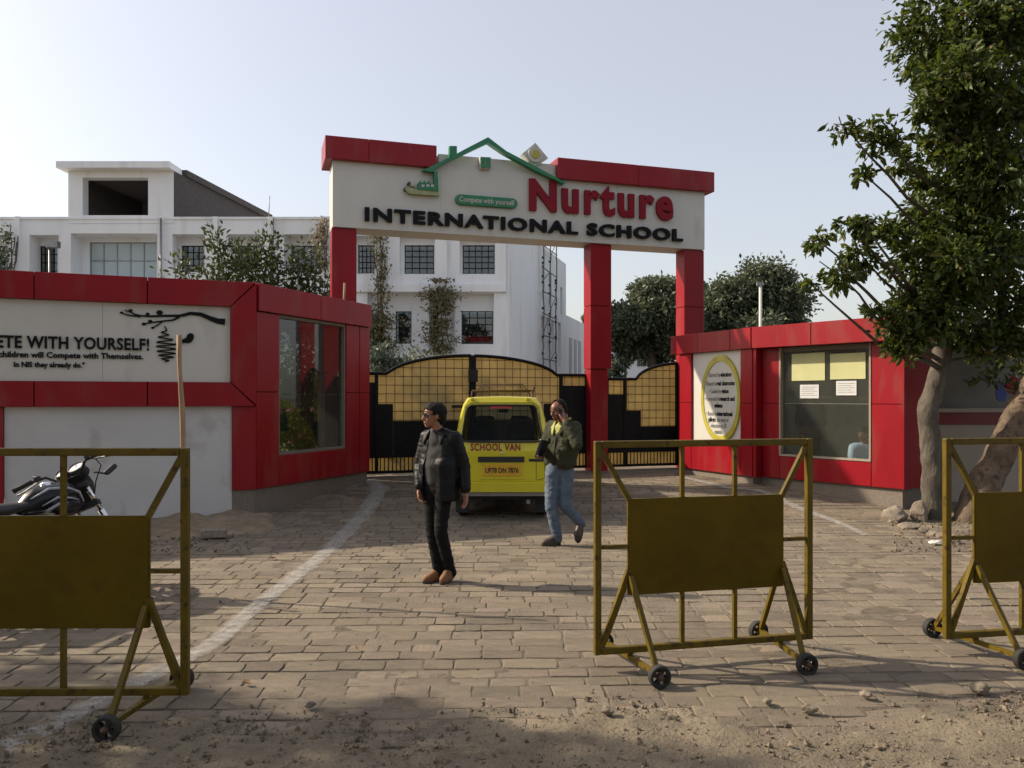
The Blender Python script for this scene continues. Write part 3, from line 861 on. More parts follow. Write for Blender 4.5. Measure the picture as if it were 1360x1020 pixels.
# ================================================================== ENTRANCE ARCH
ARCH = Fr((-3.22, 14.6), (4.0, 16.9))
def arch():
    base = (ARCH.o.x, ARCH.o.y, .2)
    root = thing('entrance_arch', 'tall red entrance arch with a white name beam spanning the school gate', 'arch', base)
    T = ARCH.at(base); L = ARCH.L
    T = Matrix.Translation((0, 0, -.2)) @ ARCH.at((base[0], base[1], 0))
    zb, zt = 4.79, 6.06; D = .62
    uz = ARCH.uz
    mb = MB(T); mb.box(0, L, 0, D, zb, zt); mb.build('beam', 'signwhite', root, .01)
    # panel seams on the beam are hairline: three sheets, 3 mm proud
    js = [0.0] + [uz(p, 260)[0] for p in (585, 700, 820)] + [L]
    for a, b in zip(js[:-1], js[1:]):
        mb = MB(T); mb.box(a + .0015, b - .0015, -.006, -.001, zb + .002, zt - .002); mb.build('beam_panel', 'signwhite', root)
    # pediment behind the roof logo
    pts = [(uz(583, 0)[0], zt), (uz(742, 0)[0], zt), (uz(742, 0)[0], uz(742, 211)[1]), (uz(583, 0)[0], uz(583, 196)[1])]
    mb = MB(T); mb.box(pts[0][0], pts[1][0], .02, D - .02, zt, zt + .22); mb.build('parapet', 'signwhite', root)
    # red caps
    a0 = uz(432, 190, .12)[0]; a1 = uz(580, 200, .12)[0]; a2 = uz(741, 215, .12)[0]; a3 = uz(949, 235, .12)[0]
    jm = uz(490, 200, .12)[0]
    for (a, b) in ((a0, jm), (jm + .006, a1), (a2, (a2 + a3) / 2), ((a2 + a3) / 2 + .006, a3)):
        mb = MB(T); mb.box(a, b, -.12, D + .12, 5.98, 6.385); mb.build('cap', 'red', root, .006)
    # pillars, in two heights of cladding
    def pillar(u0, u1, d0, zs, step=None):
        for i, (z0, z1) in enumerate(zip(zs[:-1], zs[1:])):
            e = .0 if not (step and i == 0) else step
            mb = MB(T); mb.box(u0 + e * .2, u1 - e, d0 + e * .5, d0 + .36 - e * .5, z0 + .004, z1 - .004); mb.build('pillar', 'red', root, .006)
        mb = MB(T); mb.box(u0 + .05, u1 - .09, d0 + .05, d0 + .30, zs[0] - .1, zs[-1] + .02); mb.build('pillar_core', 'groove', root)
    pillar(uz(441, 0)[0], uz(474, 0)[0], .05, [.1, 1.8, 3.2, zb - .002])
    pillar(uz(784.5, 0, -.05)[0], uz(812, 0, -.05)[0], .05, [.2, 2.29, 3.55, zb - .002], .06)
    pillar(uz(909, 0, -.05)[0], uz(935, 0, -.05)[0], .05, [.2, 2.3, 3.6, zb - .002])
    y = -.006
    # big letters
    lettering('N', T, uz(702, 280)[0], uz(738, 282)[0], uz(795, 286)[1] + .02, .585, y, .07, 'lettred', root, .045, res=4)
    lettering('urture', T, uz(745, 280)[0], uz(892, 291)[0], uz(795, 286)[1] + .02, .67, y, .07, 'lettred', root, .034, res=4, space=1.2)
    u0 = uz(484, 294)[0]; u1 = uz(905, 321)[0]
    lettering('INTERNATIONAL SCHOOL', T, u0, u1, 4.935, .235, y, .07, 'lettblack', root, .038, space=1.15)
    # motto pill
    u0, u1 = uz(604, 265)[0], uz(686, 271)[0]; zc = uz(645, 268.5)[1]; h = .095
    pill = [(u0 + h + h * math.cos(t), zc + h * math.sin(t)) for t in [math.pi / 2 + k * math.pi / 8 for k in range(9)]] + [(u1 - h + h * math.cos(t), zc + h * math.sin(t)) for t in [-math.pi / 2 + k * math.pi / 8 for k in range(9)]]
    mb = MB(T); mb.prism(pill, y - .07, y); mp_ = mb.build('motto_plate', 'green', root, .008)
    lettering('Compete with yourself', T, u0 + .07, u1 - .07, zc - .04, .10, y - .071, .008, 'offwhite', mp_, .012, split=False, name='lettering')
    # house-roof logo
    def q(zx, zy): return uz(520 + zx * .19118, 170 + zy * .19118, .1)
    y = -.03
    roof_out = [(210, 300), (395, 212), (530, 140), (665, 70), (790, 165), (1000, 275), (1205, 385)]
    roof_in = [(1190, 392), (990, 300), (770, 180), (665, 108), (545, 165), (400, 232), (300, 285), (295, 312)]
    poly = [q(*p) for p in roof_out + roof_in]
    mb = MB(T); mb.prism(poly[::-1], y - .13, y); logo = mb.build('roof_logo', 'green', root)
    mb = MB(T); mb.prism([q(*p) for p in [(398, 205), (398, 130), (450, 130), (450, 185)]][::-1], y - .12, y - .002); mb.build('chimney', 'green', logo)
    mb = MB(T); mb.prism([q(*p) for p in [(292, 318), (318, 300), (325, 440), (185, 428), (182, 385), (198, 368), (208, 385), (228, 368), (238, 386), (258, 368), (268, 388), (296, 388)]][::-1], y - .10, y - .001); mb.build('house_emblem', 'green', logo)
    for x in (206, 240, 272):
        mb = MB(T); mb.prism([q(*p) for p in [(x, 395), (x + 20, 396), (x + 20, 412), (x, 411)]][::-1], y - .106, y - .10); mb.build('emblem_window', 'offwhite', logo)
    mb = MB(T); mb.prism([q(*p) for p in [(90, 425), (110, 412), (180, 428), (325, 440), (335, 470), (200, 462), (120, 455)]][::-1], y - .08, y - .003); mb.build('lawn_emblem', 'greenlt', logo)
    for (cx, cy, r) in ((122, 385, 12), (98, 425, 12), (160, 402, 9), (140, 398, 7)):
        c = q(cx, cy); r = r * .19118 * 15 / 1080
        mb = MB(T); mb.prism([(c[0] + r * math.cos(t), c[1] + r * math.sin(t)) for t in [k * math.pi / 5 for k in range(10)]], y - .075, y - .002); mb.build('flower_emblem', 'rust' if r > .025 else 'greenlt', logo)
    # little four-pane window
    for (x0, y0, x1, y1) in ((620, 203, 650, 237), (656, 205, 687, 240), (620, 243, 650, 276), (656, 246, 687, 279)):
        mb = MB(T); mb.prism([q(x0, y1), q(x1, y1 + 2), q(x1, y0 + 2), q(x0, y0)], y - .09, y - .0); mb.build('logo_window', 'green', logo)
    mb = MB(T); mb.prism([q(616, 280), q(690, 284), q(690, 203), q(616, 200)], y - .07, y + .025); mb.build('logo_window_frame', 'offwhite', logo)
    # diamond plaque with round lamp
    dm = [q(*p) for p in [(1005, 97), (915, 172), (1000, 262), (1095, 205)]]
    mb = MB(T); mb.prism(dm, y - .02, y + .16); dq = mb.build('diamond_plaque', 'offwhite', root)
    c = q(1002, 183); r = 56 * .19118 * 15.2 / 1080
    for rr_, yy, mat in ((r, y - .07, 'offwhite'), (r * .55, y - .09, 'lemon')):
        mb = MB(T); mb.prism([(c[0] + rr_ * math.cos(t), c[1] + rr_ * math.sin(t)) for t in [k * math.pi / 12 for k in range(24)]], yy, y - .021, 0, True); mb.build('round_boss', mat, dq)
    return root
arch()

# ================================================================== IRON GATES
GATE = Fr((ARCH.pt(0, .34).x, ARCH.pt(0, .34).y), (ARCH.pt(ARCH.L, .34).x, ARCH.pt(ARCH.L, .34).y))
def gate_leaf(label, u0, u1, top, steps, hinge, sub=()):
    """top(u): height of the top edge; steps: (ua,ub,z) black sheet heights"""
    c = GATE.pt((u0 + u1) / 2)
    base = (c.x, c.y, .25)
    root = thing('iron_gate', label, 'gate', base, group='gate leaves under the arch')
    T = Matrix.Translation((0, 0, -.25)) @ GATE.at((base[0], base[1], 0))
    z0 = .30; N = 22
    us = [u0 + (u1 - u0) * i / N for i in range(N + 1)]
    # outer frame
    mb = MB(T); t = .03
    mb.tube([(u, 0, top(u)) for u in us], .032, 8)
    mb.build('top_rail', 'black', root)
    for u in (u0, u1):
        mb = MB(T); mb.box(u - t, u + t, -.03, .03, z0, top(u) + .01); mb.build('stile', 'black', root)
    for u in sub:
        mb = MB(T); mb.box(u - .03, u + .03, -.028, .028, z0, top(u)); mb.build('stile', 'black', root)
    mb = MB(T); mb.box(u0 + t, u1 - t, -.03, .03, z0, z0 + .05); mb.build('bottom_rail', 'black', root)
    mb = MB(T); mb.box(u0 + t, u1 - t, -.03, .03, z0 + .29, z0 + .34); mb.build('bottom_rail', 'black', root)
    # yellow sheet behind everything
    mb = MB(T)
    for a, b in zip(us[:-1], us[1:]):
        mb.add([(a, .036, z0 + .02), (b, .036, z0 + .02), (b, .036, top(b)), (a, .036, top(a)), (a, .04, z0 + .02), (b, .04, z0 + .02), (b, .04, top(b)), (a, .04, top(a))], [(0, 1, 2, 3), (5, 4, 7, 6)])
    mb.build('yellow_sheet', 'sheet', root)
    # grid of rods
    mb = MB(T); pitch = .165
    n = int((u1 - u0) / pitch)
    for i in range(1, n + 1):
        u = u0 + i * (u1 - u0) / (n + 1); mb.tube([(u, .012, z0 + .3), (u, .012, top(u))], .0055, 5)
    z = z0 + .5
    zmax = max(top(u) for u in us)
    while z < zmax:
        seg = [u for u in us if top(u) > z]
        if len(seg) > 1: mb.tube([(seg[0], .024, z), (seg[-1], .024, z)], .0055, 5)
        z += pitch
    mb.build('grid', 'matblack', root)
    # rod spikes at some crossings
    # black stepped sheets
    for (a, b, zz) in steps:
        mb = MB(T); mb.box(a + .002, b - .002, -.012, .004, z0 + .34, zz); mb.build('black_sheet', 'black', root)
    # slit row at the bottom
    mb = MB(T); m = int((u1 - u0) / .075)
    for i in range(m + 1):
        u = u0 + (u1 - u0) * i / m; mb.tube([(u, 0, z0 + .04), (u, 0, z0 + .3)], .011, 5)
    mb.build('slit_bars', 'matblack', root)
    return root, T
ua = GATE.u(478); um = GATE.u(627.5); ub = GATE.u(779)
def arc(u, c, edge, zlo, zhi):
    t = abs(u - c) / abs(edge - c)
    return zlo + (zhi - zlo) * math.sqrt(max(0, 1 - min(1, t) ** 2)) ** 1.25
eL = GATE.u(516); eR = GATE.u(738)
topf = lambda u: arc(u, um, eL if u < um else eR, 2.17, 2.53)
k1, k2, k3 = GATE.u(500), GATE.u(522), GATE.u(566)
gl, Tg = gate_leaf('left leaf of the yellow and black arched gate, behind the man in sunglasses', ua, um - .035, topf,
          [(ua, k1, 2.0), (k1, k2, 1.60), (k2, um - .035, 1.28)], 'l', (k1,))
j1, j2 = GATE.u(745), GATE.u(755)
gr_, Tg2 = gate_leaf('right leaf of the yellow and black arched gate, behind the van', um + .035, ub, topf,
          [(j1, ub, 1.95), (GATE.u(722), j1, 1.60), (um + .035, GATE.u(722), 1.28)], 'r', (j1,))
wa, wb = GATE.u(806), GATE.u(899)
wtop = lambda u: arc(u, GATE.u(905), GATE.u(845), 2.10, 2.44)
w1_, w2_ = GATE.u(830), GATE.u(851)
gate_leaf('narrow side gate between the two right hand red pillars', wa, wb, wtop, [(wa, w1_, 1.78), (w1_, w2_, 1.45), (w2_, wb, 1.12)], 'w', (w1_,))
# latch at the meeting stiles
mb = MB(Tg2); mb.box(um - .09, um + .09, -.07, -.031, 2.02, 2.26); mb.build('latch', 'matblack', gr_)
mb = MB(Tg); mb.tube([(GATE.u(600), -.03, 1.55), (GATE.u(614), -.03, 1.55)], .03, 6); mb.build('bolt', 'matblack', gl)

# ================================================================== RIGHT GATEHOUSE
E2, C2, R2 = (3.25, 15.8), (4.12, 13.9), (5.65, 11.9)
OV = Fr(E2, C2); WN = Fr(C2, R2)
def right_pavilion():
    base = (C2[0], C2[1], 0)
    root = thing('gatehouse', 'red clad gatehouse on the right with an oval text sign and papers in its window', 'gatehouse', base)
    O = OV.at(base); W = WN.at(base); LO, LW = OV.L, WN.L
    zr, zf, zt = .36, 2.56, 2.92; zj = 1.62
    # fascia
    panel_row(O, root, [-.22, .62, 1.55, LO], zf, zt, -.05, .1)
    panel_row(W, root, [.0, 1.13, LW + .02], zf, zt, -.05, .1)
    # oval-sign wall
    p0, p1 = OV.u(918), OV.u(983)
    for (a, b, z0, z1) in ((.0, p0, zj, zf), (.0, p0, zr, zj), (p1, LO - .02, zj, zf), (p1, LO - .02, zr, zj), (p0, p1, zr, .87)):
        mb = MB(O); mb.box(a + .005, b - .005, .0, .06, z0 + .005, z1 - .005); mb.build('cladding_panel', 'red', root, .004)
    mb = MB(O); mb.box(.02, LO - .03, .062, .2, zr + .01, zt - .04); mb.build('core_wall', 'groove', root)
    mb = MB(O); mb.box(p0, p1, .045, .06, .875, zf - .002); mb.build('sign_panel', 'signwhite', root)
    mb = MB(O); mb.box(.05, LO - .05, .05, .24, -.05, zr); mb.build('plinth', 'granite', root)
    # oval sign
    uc = OV.u(955.5); zc = 1.70; ru = (OV.u(981) - OV.u(929)) / 2; rz = .79
    mb = MB(O); pts = [(uc + ru * .9 * math.cos(t), zc + rz * .9 * math.sin(t)) for t in [k * math.pi / 20 for k in range(40)]]
    mb.prism(pts, .02, .044); disc = mb.build('oval_sign', 'offwhite', root)
    mb = MB(O)
    for k in range(48):
        t0, t1 = k * math.pi / 24, (k + 1) * math.pi / 24
        quad = []
        for (t, f) in ((t0, .86), (t0, 1.0), (t1, 1.0), (t1, .86)): quad.append((uc + ru * f * math.cos(t), zc + rz * f * math.sin(t)))
        mb.prism(quad, .008, .0445)
    mb.build('yellow_ring', 'lemon', disc)
    rows = [('\u2022 Started by ', 'educators', 497), ('\u2022 Shaped in ', 'real classrooms', 508.5), ('\u2022 Guided by ', 'vision', 519), ('\u2022 Grounded in ', 'research and', 529), ('', 'evidence', 538),
            ('\u2022 Based on ', 'international', 549), ('', 'pilots|and study of', 557), ('education in 38', '', 565), ('countries.', '', 573)]
    wid = {0: (934, 971), 1: (931, 975), 2: (937, 967), 3: (931, 975), 4: (944, 959), 5: (933, 972), 6: (936, 967), 7: (939, 964), 8: (944, 959)}
    for i, (thin, bold, py) in enumerate(rows):
        zb = 1.72 - (py - 528) * 14.7 / 1080 * 1.0
        u0, u1 = OV.u(wid[i][0] + 4.0), OV.u(wid[i][1] - .5)
        if i == 6: thin, bold = ' and study of', 'pilots'
        tot = len(thin) * .9 + len(bold); cut = u0 + (u1 - u0) * (len(thin) * .9 / tot)
        if i == 6:
            lettering('pilots', O, u0, u0 + (u1 - u0) * .36, zb - .045, .085, .019, .004, 'lettblack', disc, .03, split=False, name='lettering')
            lettering('and study of', O, u0 + (u1 - u0) * .42, u1, zb - .045, .085, .019, .004, 'ink', disc, .004, split=False, name='lettering')
            continue
        if thin.strip(): lettering(thin.strip(), O, u0, (cut - .012) if bold else u1, zb - .045, .085, .019, .004, 'ink', disc, .004, split=False, name='lettering')
        if bold: lettering(bold, O, cut if thin else u0, u1, zb - .045, .085, .019, .004, 'lettblack', disc, .03, split=False, name='lettering')
    # window wall, set back behind the fascia
    sb = .16
    w0, w1 = WN.u(1035, -sb), WN.u(1157, -sb); wz0, wz1 = .76, 2.555
    mb = MB(W); mb.box(.0, .06, .0, .16, zr, zf); mb.build('return_panel', 'red', root)
    c0 = .065
    for (a, b, z0, z1) in ((c0, w0, zj, zf), (c0, w0, zr, zj), (w1, LW, zj, zf), (w1, LW, zr, zj), (w0, w1, zr, wz0 - .02)):
        mb = MB(W); mb.box(a + .004, b - .004, sb, sb + .06, z0 + .004, z1 - .004); mb.build('cladding_panel', 'red', root, .004)
    mb = MB(W); mb.box(.0, w0, sb + .062, sb + .15, zr + .01, zt - .04); mb.box(w1, LW - .02, sb + .062, sb + .15, zr + .01, zt - .04); mb.box(w0, w1, sb + .062, sb + .15, zr + .01, wz0 - .02)
    mb.build('core_wall', 'groove', root)
    mb = MB(W); t = .03
    mb.box(w0 + .001, w0 + t, sb - .012, sb + .1, wz0 - .018, wz1); mb.box(w1 - t, w1 - .001, sb - .012, sb + .1, wz0 - .018, wz1); mb.box(w0 + t, w1 - t, sb - .012, sb + .1, wz0 - .018, wz0 + .012)
    wf = mb.build('window', 'stonetrim', root)
    mb = MB(W); mb.box(w0 + t, w1 - t, sb + .055, sb + .1, wz1 - .07, wz1); mb.build('window_head', 'granite', wf)
    zm = 1.62
    for z0, z1 in ((wz0 + .012, zm - .004), (zm + .004, wz1 - .07)):
        mb = MB(W); mb.box(w0 + t, w1 - t, sb + .062, sb + .070, z0, z1); mb.build('pane', 'boothglass2', wf)
    mb = MB(W); mb.box(w0 + t, w1 - t, sb + .058, sb + .074, zm - .004, zm + .004); mb.build('pane_joint', 'alloy', wf)
    # end wall to the right and plinth
    mb = MB(W); mb.box(LW - .02, LW + .012, sb + .001, 1.0, zr, zf - .002); mb.box(LW - .02, LW + .03, .101, 1.0, zf, zt); mb.build('end_wall', 'red', root, .004)
    mb = MB(W); mb.box(.0, LW - .04, sb + .05, sb + .9, -.05, zr); mb.build('plinth', 'granite', root)
    # room
    mb = MB(W); mb.box(-.3, LW - .05, sb + .3, 2.3, .30, .355); mb.build('room_floor', 'floor', root)
    mb = MB(W); mb.box(-.3, LW - .03, .12, 2.3, 2.62, 2.8); mb.build('roof', 'roomdark', root)
    mb = MB(W); mb.box(-.3, LW - .05, 2.2, 2.3, .36, 2.62); mb.box(LW - .13, LW - .05, sb + .2, 2.2, .36, 2.62); mb.box(-.3, -.22, .3, 2.2, .36, 2.62); mb.build('room_wall', 'room', root)
    # papers taped inside the glass
    for (x0, y0, x1, y1, mat) in ((1049, 470, 1093, 505, 'paper_y'), (1100, 470, 1147, 503, 'paper_y'), (1060, 511, 1085, 529, 'paper_w'), (1108, 506, 1135, 525, 'paper_w')):
        u0, z1 = WN.uz(x0, y0, -sb); u1, z0 = WN.uz(x1, y1, -sb)
        mb = MB(W); mb.box(u0, u1, sb + .0535, sb + .0565, z0, z1)
        nm = 'yellow_notice' if mat == 'paper_y' else 'white_notice'
        o = mb.build(nm, mat, wf)
        if mat == 'paper_w':
            for k in range(5):
                zz = z1 - (z1 - z0) * (.2 + .15 * k)
                mb = MB(W); mb.box(u0 + .03, u1 - .03 - .05 * (k % 2), sb + .0527, sb + .0533, zz, zz + .008); 
                mb.build('print_line', 'ink', root)
    return root, O, W
rp_root, rp_O, rp_W = right_pavilion()
# ================================================================== SCHOOL BUILDING
SY = 38.0
FRT = Fr((-30, SY), (-.28, SY))
SIDE = Fr((-.28, SY), (3.42, 51.5))
def wall_holes(mb, u0, u1, z0, z1, holes, y=0.0, mi=0):
    us = sorted({u0, u1, *[h[0] for h in holes], *[h[1] for h in holes]}); zs = sorted({z0, z1, *[h[2] for h in holes], *[h[3] for h in holes]})
    us = [u for u in us if u0 <= u <= u1]; zs = [z for z in zs if z0 <= z <= z1]
    for a, b in zip(us[:-1], us[1:]):
        for c, d in zip(zs[:-1], zs[1:]):
            m_, n_ = (a + b) / 2, (c + d) / 2
            if any(h[0] < m_ < h[1] and h[2] < n_ < h[3] for h in holes): continue
            mb.add([(a, y, c), (b, y, c), (b, y, d), (a, y, d)], [(0, 1, 2, 3)], mi)
def reveal(mb, h, y0, y1):
    a, b, c, d = h
    mb.add([(a, y0, c), (b, y0, c), (b, y0, d), (a, y0, d), (a, y1, c), (b, y1, c), (b, y1, d), (a, y1, d)], [(0, 4, 5, 1), (1, 5, 6, 2), (2, 6, 7, 3), (3, 7, 4, 0)])

pane_me = None
def school():
    global pane_me
    base = (-12, SY, .2)
    root = thing('school_building', 'long white three storey school building with dark gridded windows behind the gate', 'building', base)
    T = Matrix.Translation((0, 0, -.2)) @ FRT.at((base[0], base[1], 0)); Sd = Matrix.Translation((0, 0, -.2)) @ SIDE.at((base[0], base[1], 0))
    L = FRT.L; zr = 10.16
    X = lambda px: FRT.u(px); Z = lambda py: CAM_H - (py - HOR) / FPX * SY
    # unit pane
    if pane_me is None:
        p = MB(); p.box(0, 1, 0, .02, 0, 1); o = p.build('pane', 'pane', None); pane_me = o.data; bpy.data.objects.remove(o)
    bays = []            # (x0,x1,ytop,ybot, window x0,x1,y0,y1, cols, rows, recess)
    for (a, b, w_) in ((-120, -78, -104), (-30, 12, -14), (39, 78, 54)): bays.append((a, b, 312, 372, w_, b - .5, 327, 371, 4, 4, .9))
    bays.append((94, 209, 310, 372, 120, 209, 322, 371, 5, 2, 1.1))
    for (a, b, w_) in ((229, 272, 242), (302, 346, 313), (377, 422, 387)): bays.append((a, b, 311, 362, w_, b - .3, 326.5, 361.5, 4, 4, .85))
    bays.append((470, 498, 313, 364, 476, 497.6, 326, 363.5, 4, 5, .5))
    bays.append((530.6, 577.6, 313, 364.5, 537.6, 576.8, 326, 364, 4, 5, .5))
    bays.append((610.6, 657.6, 316, 364.5, 614.5, 657, 326, 364, 5, 5, .5))
    bays.append((488, 569, 388, 468, 494, 509.4, 412, 455, 2, 4, .5))
    bays.append((569.5, 604, 388, 468, 572, 582, 412, 457, 2, 4, .45))
    bays.append((609, 656, 389.5, 457.6, 613, 655, 413.5, 457, 4, 5, .5))
    for (a, b) in ((229, 272), (302, 346), (377, 422), (430, 470)): bays.append((a, b, 389.5, 457.6, a + 8, b - 1, 413.5, 457, 4, 4, .6))
    holes = [(X(b[0]), X(b[1]), Z(b[3]), Z(b[2])) for b in bays]
    mb = MB(T); wall_holes(mb, 0, L, 0, zr, holes)
    for h, b in zip(holes, bays): reveal(mb, h, 0, b[10])
    # roof and parapet back
    mb.add([(0, 0, zr), (L, 0, zr), (L, .3, zr), (0, .3, zr), (0, .3, zr - .8), (L, .3, zr - .8), (L, 12, zr - .8), (0, 12, zr - .8)], [(0, 1, 2, 3), (3, 2, 5, 4), (4, 5, 6, 7)])
    mb.build('front_wall', 'school', root)
    extra = [(FRT.u(523.5), FRT.u(544.7), Z(455.5), Z(412), 2, 4, .5)]
    for h, b in zip(holes, bays):
        rec = b[10]; wd_ = lambda px: (px - 680) / FPX * (SY + rec + .08) - FRT.o.x; wh_ = lambda py: CAM_H - (py - HOR) / FPX * (SY + rec + .08)
        wx0, wx1, wz0, wz1 = wd_(b[4]), wd_(b[5]), max(wh_(b[7]), h[2] + .01), wh_(b[6])
        hs = [(wx0, wx1, wz0, wz1)]
        wins = [(wx0, wx1, wz0, wz1, b[8], b[9])]
        if b[0] == 488:
            e = extra[0]; hs.append(e[:4]); wins.append(e[:6])
        mb = MB(T); wall_holes(mb, h[0], h[1], h[2], h[3], hs, rec)
        for q in hs: reveal(mb, q, rec, rec + .18)
        mb.build('bay_wall', 'school', root)
        for (x0, x1, z0, z1, nc, nr) in wins:
            big = b[0] == 94
            fm = MB(T); t = .02 if not big else .022; y0 = rec + .08
            for i in range(nc + 1):
                u = x0 + (x1 - x0) * i / nc; u = min(max(u, x0 + t), x1 - t); fm.box(u - t, u + t, y0, y0 + .06, z0, z1)
            for j in range(nr + 1):
                z = z0 + (z1 - z0) * j / nr; z = min(max(z, z0 + t), z1 - t); fm.box(x0, x1, y0 - .004, y0 + .055, z - t, z + t)
            wo = fm.build('window', 'black' if not big else 'alloy', root)
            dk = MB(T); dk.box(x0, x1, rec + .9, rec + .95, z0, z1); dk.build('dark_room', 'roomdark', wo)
            for i in range(nc):
                for j in range(nr):
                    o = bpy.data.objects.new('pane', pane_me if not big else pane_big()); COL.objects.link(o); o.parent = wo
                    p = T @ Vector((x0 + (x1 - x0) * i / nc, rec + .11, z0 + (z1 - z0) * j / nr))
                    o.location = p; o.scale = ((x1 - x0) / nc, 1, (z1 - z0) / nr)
    # pilasters and floor bands, proud of the wall
    for (a, b, d) in ((283.5, 290, .12), (358, 365, .12), (429, 440, .12), (510, 516, .15), (578, 594, .15), (668, 676, .1), (22, 28, .15), (213, 218, .1), (-60, -50, .12)):
        mb = MB(T); mb.box(X(a), X(b) if b < 672 else L - .005, -d, -.002, Z(388) if b > 500 else 3.0, zr - .003); mb.build('pilaster', 'school', root)
    mb = MB(T); mb.box(X(441), L - .006, -.16, -.003, Z(388), Z(378)); mb.build('floor_band', 'school', root)
    mb = MB(T); mb.box(X(500), X(604), -.2, -.003, Z(476), Z(470)); mb.build('ledge', 'school', root)
    mb = MB(T); mb.box(0, L + .1, -.06, -.004, zr - .12, zr - .004); mb.build('coping', 'school', root)
    for px in (216, 364):
        mb = MB(T); u = X(px); mb.tube([(u, -.2, 3), (u, -.2, zr - .1)], .05, 6); mb.build('drain_pipe', 'alloy', root)
    # ---------- side wall
    LS = SIDE.L
    U = lambda px: SIDE.u(px)
    sh = []
    def rect(x0, x1, yt, yb):
        u0, u1 = U(x0), U(x1); um_ = (u0 + u1) / 2; xm = (x0 + x1) / 2
        return (u0, u1, SIDE.z(xm, yb), SIDE.z(xm, yt))
    for (x0, x1, yt, yb) in ((719.5, 723, 352, 397), (729, 732.5, 362, 404), (737, 739.5, 373, 411), (744, 747, 382, 418), (718.5, 745, 424, 487)):
        sh.append(rect(x0, x1, yt, yb))
    zlo, zhi = sh[-1][2], sh[-1][3]
    mb = MB(Sd); wall_holes(mb, 0, LS, 0, zr, sh)
    for h in sh: reveal(mb, h, 0, .9)
    mb.build('side_wall', 'school', root)
    mb = MB(Sd); mb.box(sh[0][0], LS - .2, .92, 1.0, .2, zr - .5); mb.build('side_room', 'school', root)
    for x in (726, 732, 737, 741):
        mb = MB(Sd); u = U(x); mb.box(u - .14, u + .14, .02, .4, zlo, zhi); mb.build('column', 'school', root)
    mb = MB(Sd); mb.box(.02, U(716), -.12, -.002, 0, zr - .01); mb.build('corner_slab', 'school', root)
    # lower rear wing
    mb = MB(Sd); mb.box(LS + .002, LS + 6.5, .0, 6, 0, 6.95); mb.build('rear_wing', 'school', root)
    for k in range(3):
        mb = MB(Sd); mb.box(LS + 1 + k * 1.6, LS + 1.9 + k * 1.6, -.03, -.002, 2.2, 5.6); mb.build('wing_bay_shade', 'recess', root)  # flat grey sheets, the shade of recessed bays put into their colour
    # ---------- roof tower
    x0, x1 = X(91), X(231); z0, z1 = zr + .002, Z(227)
    oh = (X(110), X(197), Z(286), Z(236))
    mb = MB(T); wall_holes(mb, x0, x1, z0 - .3, z1, [oh], -.02); reveal(mb, oh, -.02, .5)
    mb.build('tower_front', 'school', root)
    mb = MB(T); mb.box(X(83), X(231.5), -.55, .9, z1 + .002, z1 + .30); mb.build('tower_cap', 'school', root)
    sx = lambda d: d * .12
    mb = MB(T)
    d = 10.5
    mb.add([(x1, 0, z0 - .5), (x1 + sx(d), d, z0 - .5), (x1 + sx(d), d, z1), (x1, 0, z1)], [(0, 1, 2, 3)])
    mb.add([(x1 - .2, 0, z0 - .5), (x1 - .2 + sx(d), d, z0 - .5), (x1 - .2 + sx(d), d, z1), (x1 - .2, 0, z1)], [(3, 2, 1, 0)])
    mb.add([(x0, 0, z0 - .5), (x0 + sx(d), d, z0 - .5), (x0 + sx(d), d, z1), (x0, 0, z1)], [(3, 2, 1, 0)])
    mb.add([(x0, 6, z0 - .5), (x1, 6, z0 - .5), (x1, 6, z1), (x0, 6, z1)], [(0, 1, 2, 3)])
    mb.build('tower_brick_wall', 'rawbrick', root)
    mb = MB(T)
    vs = []
    for z in (z1 + .001, z1 + .3): vs += [(x0, .91, z), (x1 + .25, .91, z), (x1 + .25 + sx(d), d, z), (x0 + sx(d), d, z)]
    mb.add(vs, [(0, 3, 2, 1), (4, 5, 6, 7), (0, 1, 5, 4), (1, 2, 6, 5), (2, 3, 7, 6), (3, 0, 4, 7)])
    mb.build('tower_roof', 'rawbrick', root)
    for (px, h) in ((356, 1.0), (275, .0)):
        if h:
            mb = MB(T); u = X(px); mb.tube([(u, .1, zr), (u + .05, .1, zr + h)], .02, 5); mb.build('roof_rod', 'alloy', root)
    # floodlight box on a short pole in front
    mb = MB(T); u = X(82); mb.tube([(u, -1.0, 3.0), (u, -1.0, Z(332))], .05, 6); mb.build('lamp_pole', 'alloy', root)
    mb = MB(T); mb.box(u - .15, u + .4, -1.1, -.8, Z(334), Z(326)); mb.build('lamp_box', 'alloy', root)
    return root
_pb = None
def pane_big():
    global _pb
    if _pb is None:
        p = MB(); p.box(0, 1, 0, .02, 0, 1); o = p.build('pane', 'skyglass', None); _pb = o.data; bpy.data.objects.remove(o)
    return _pb
school()

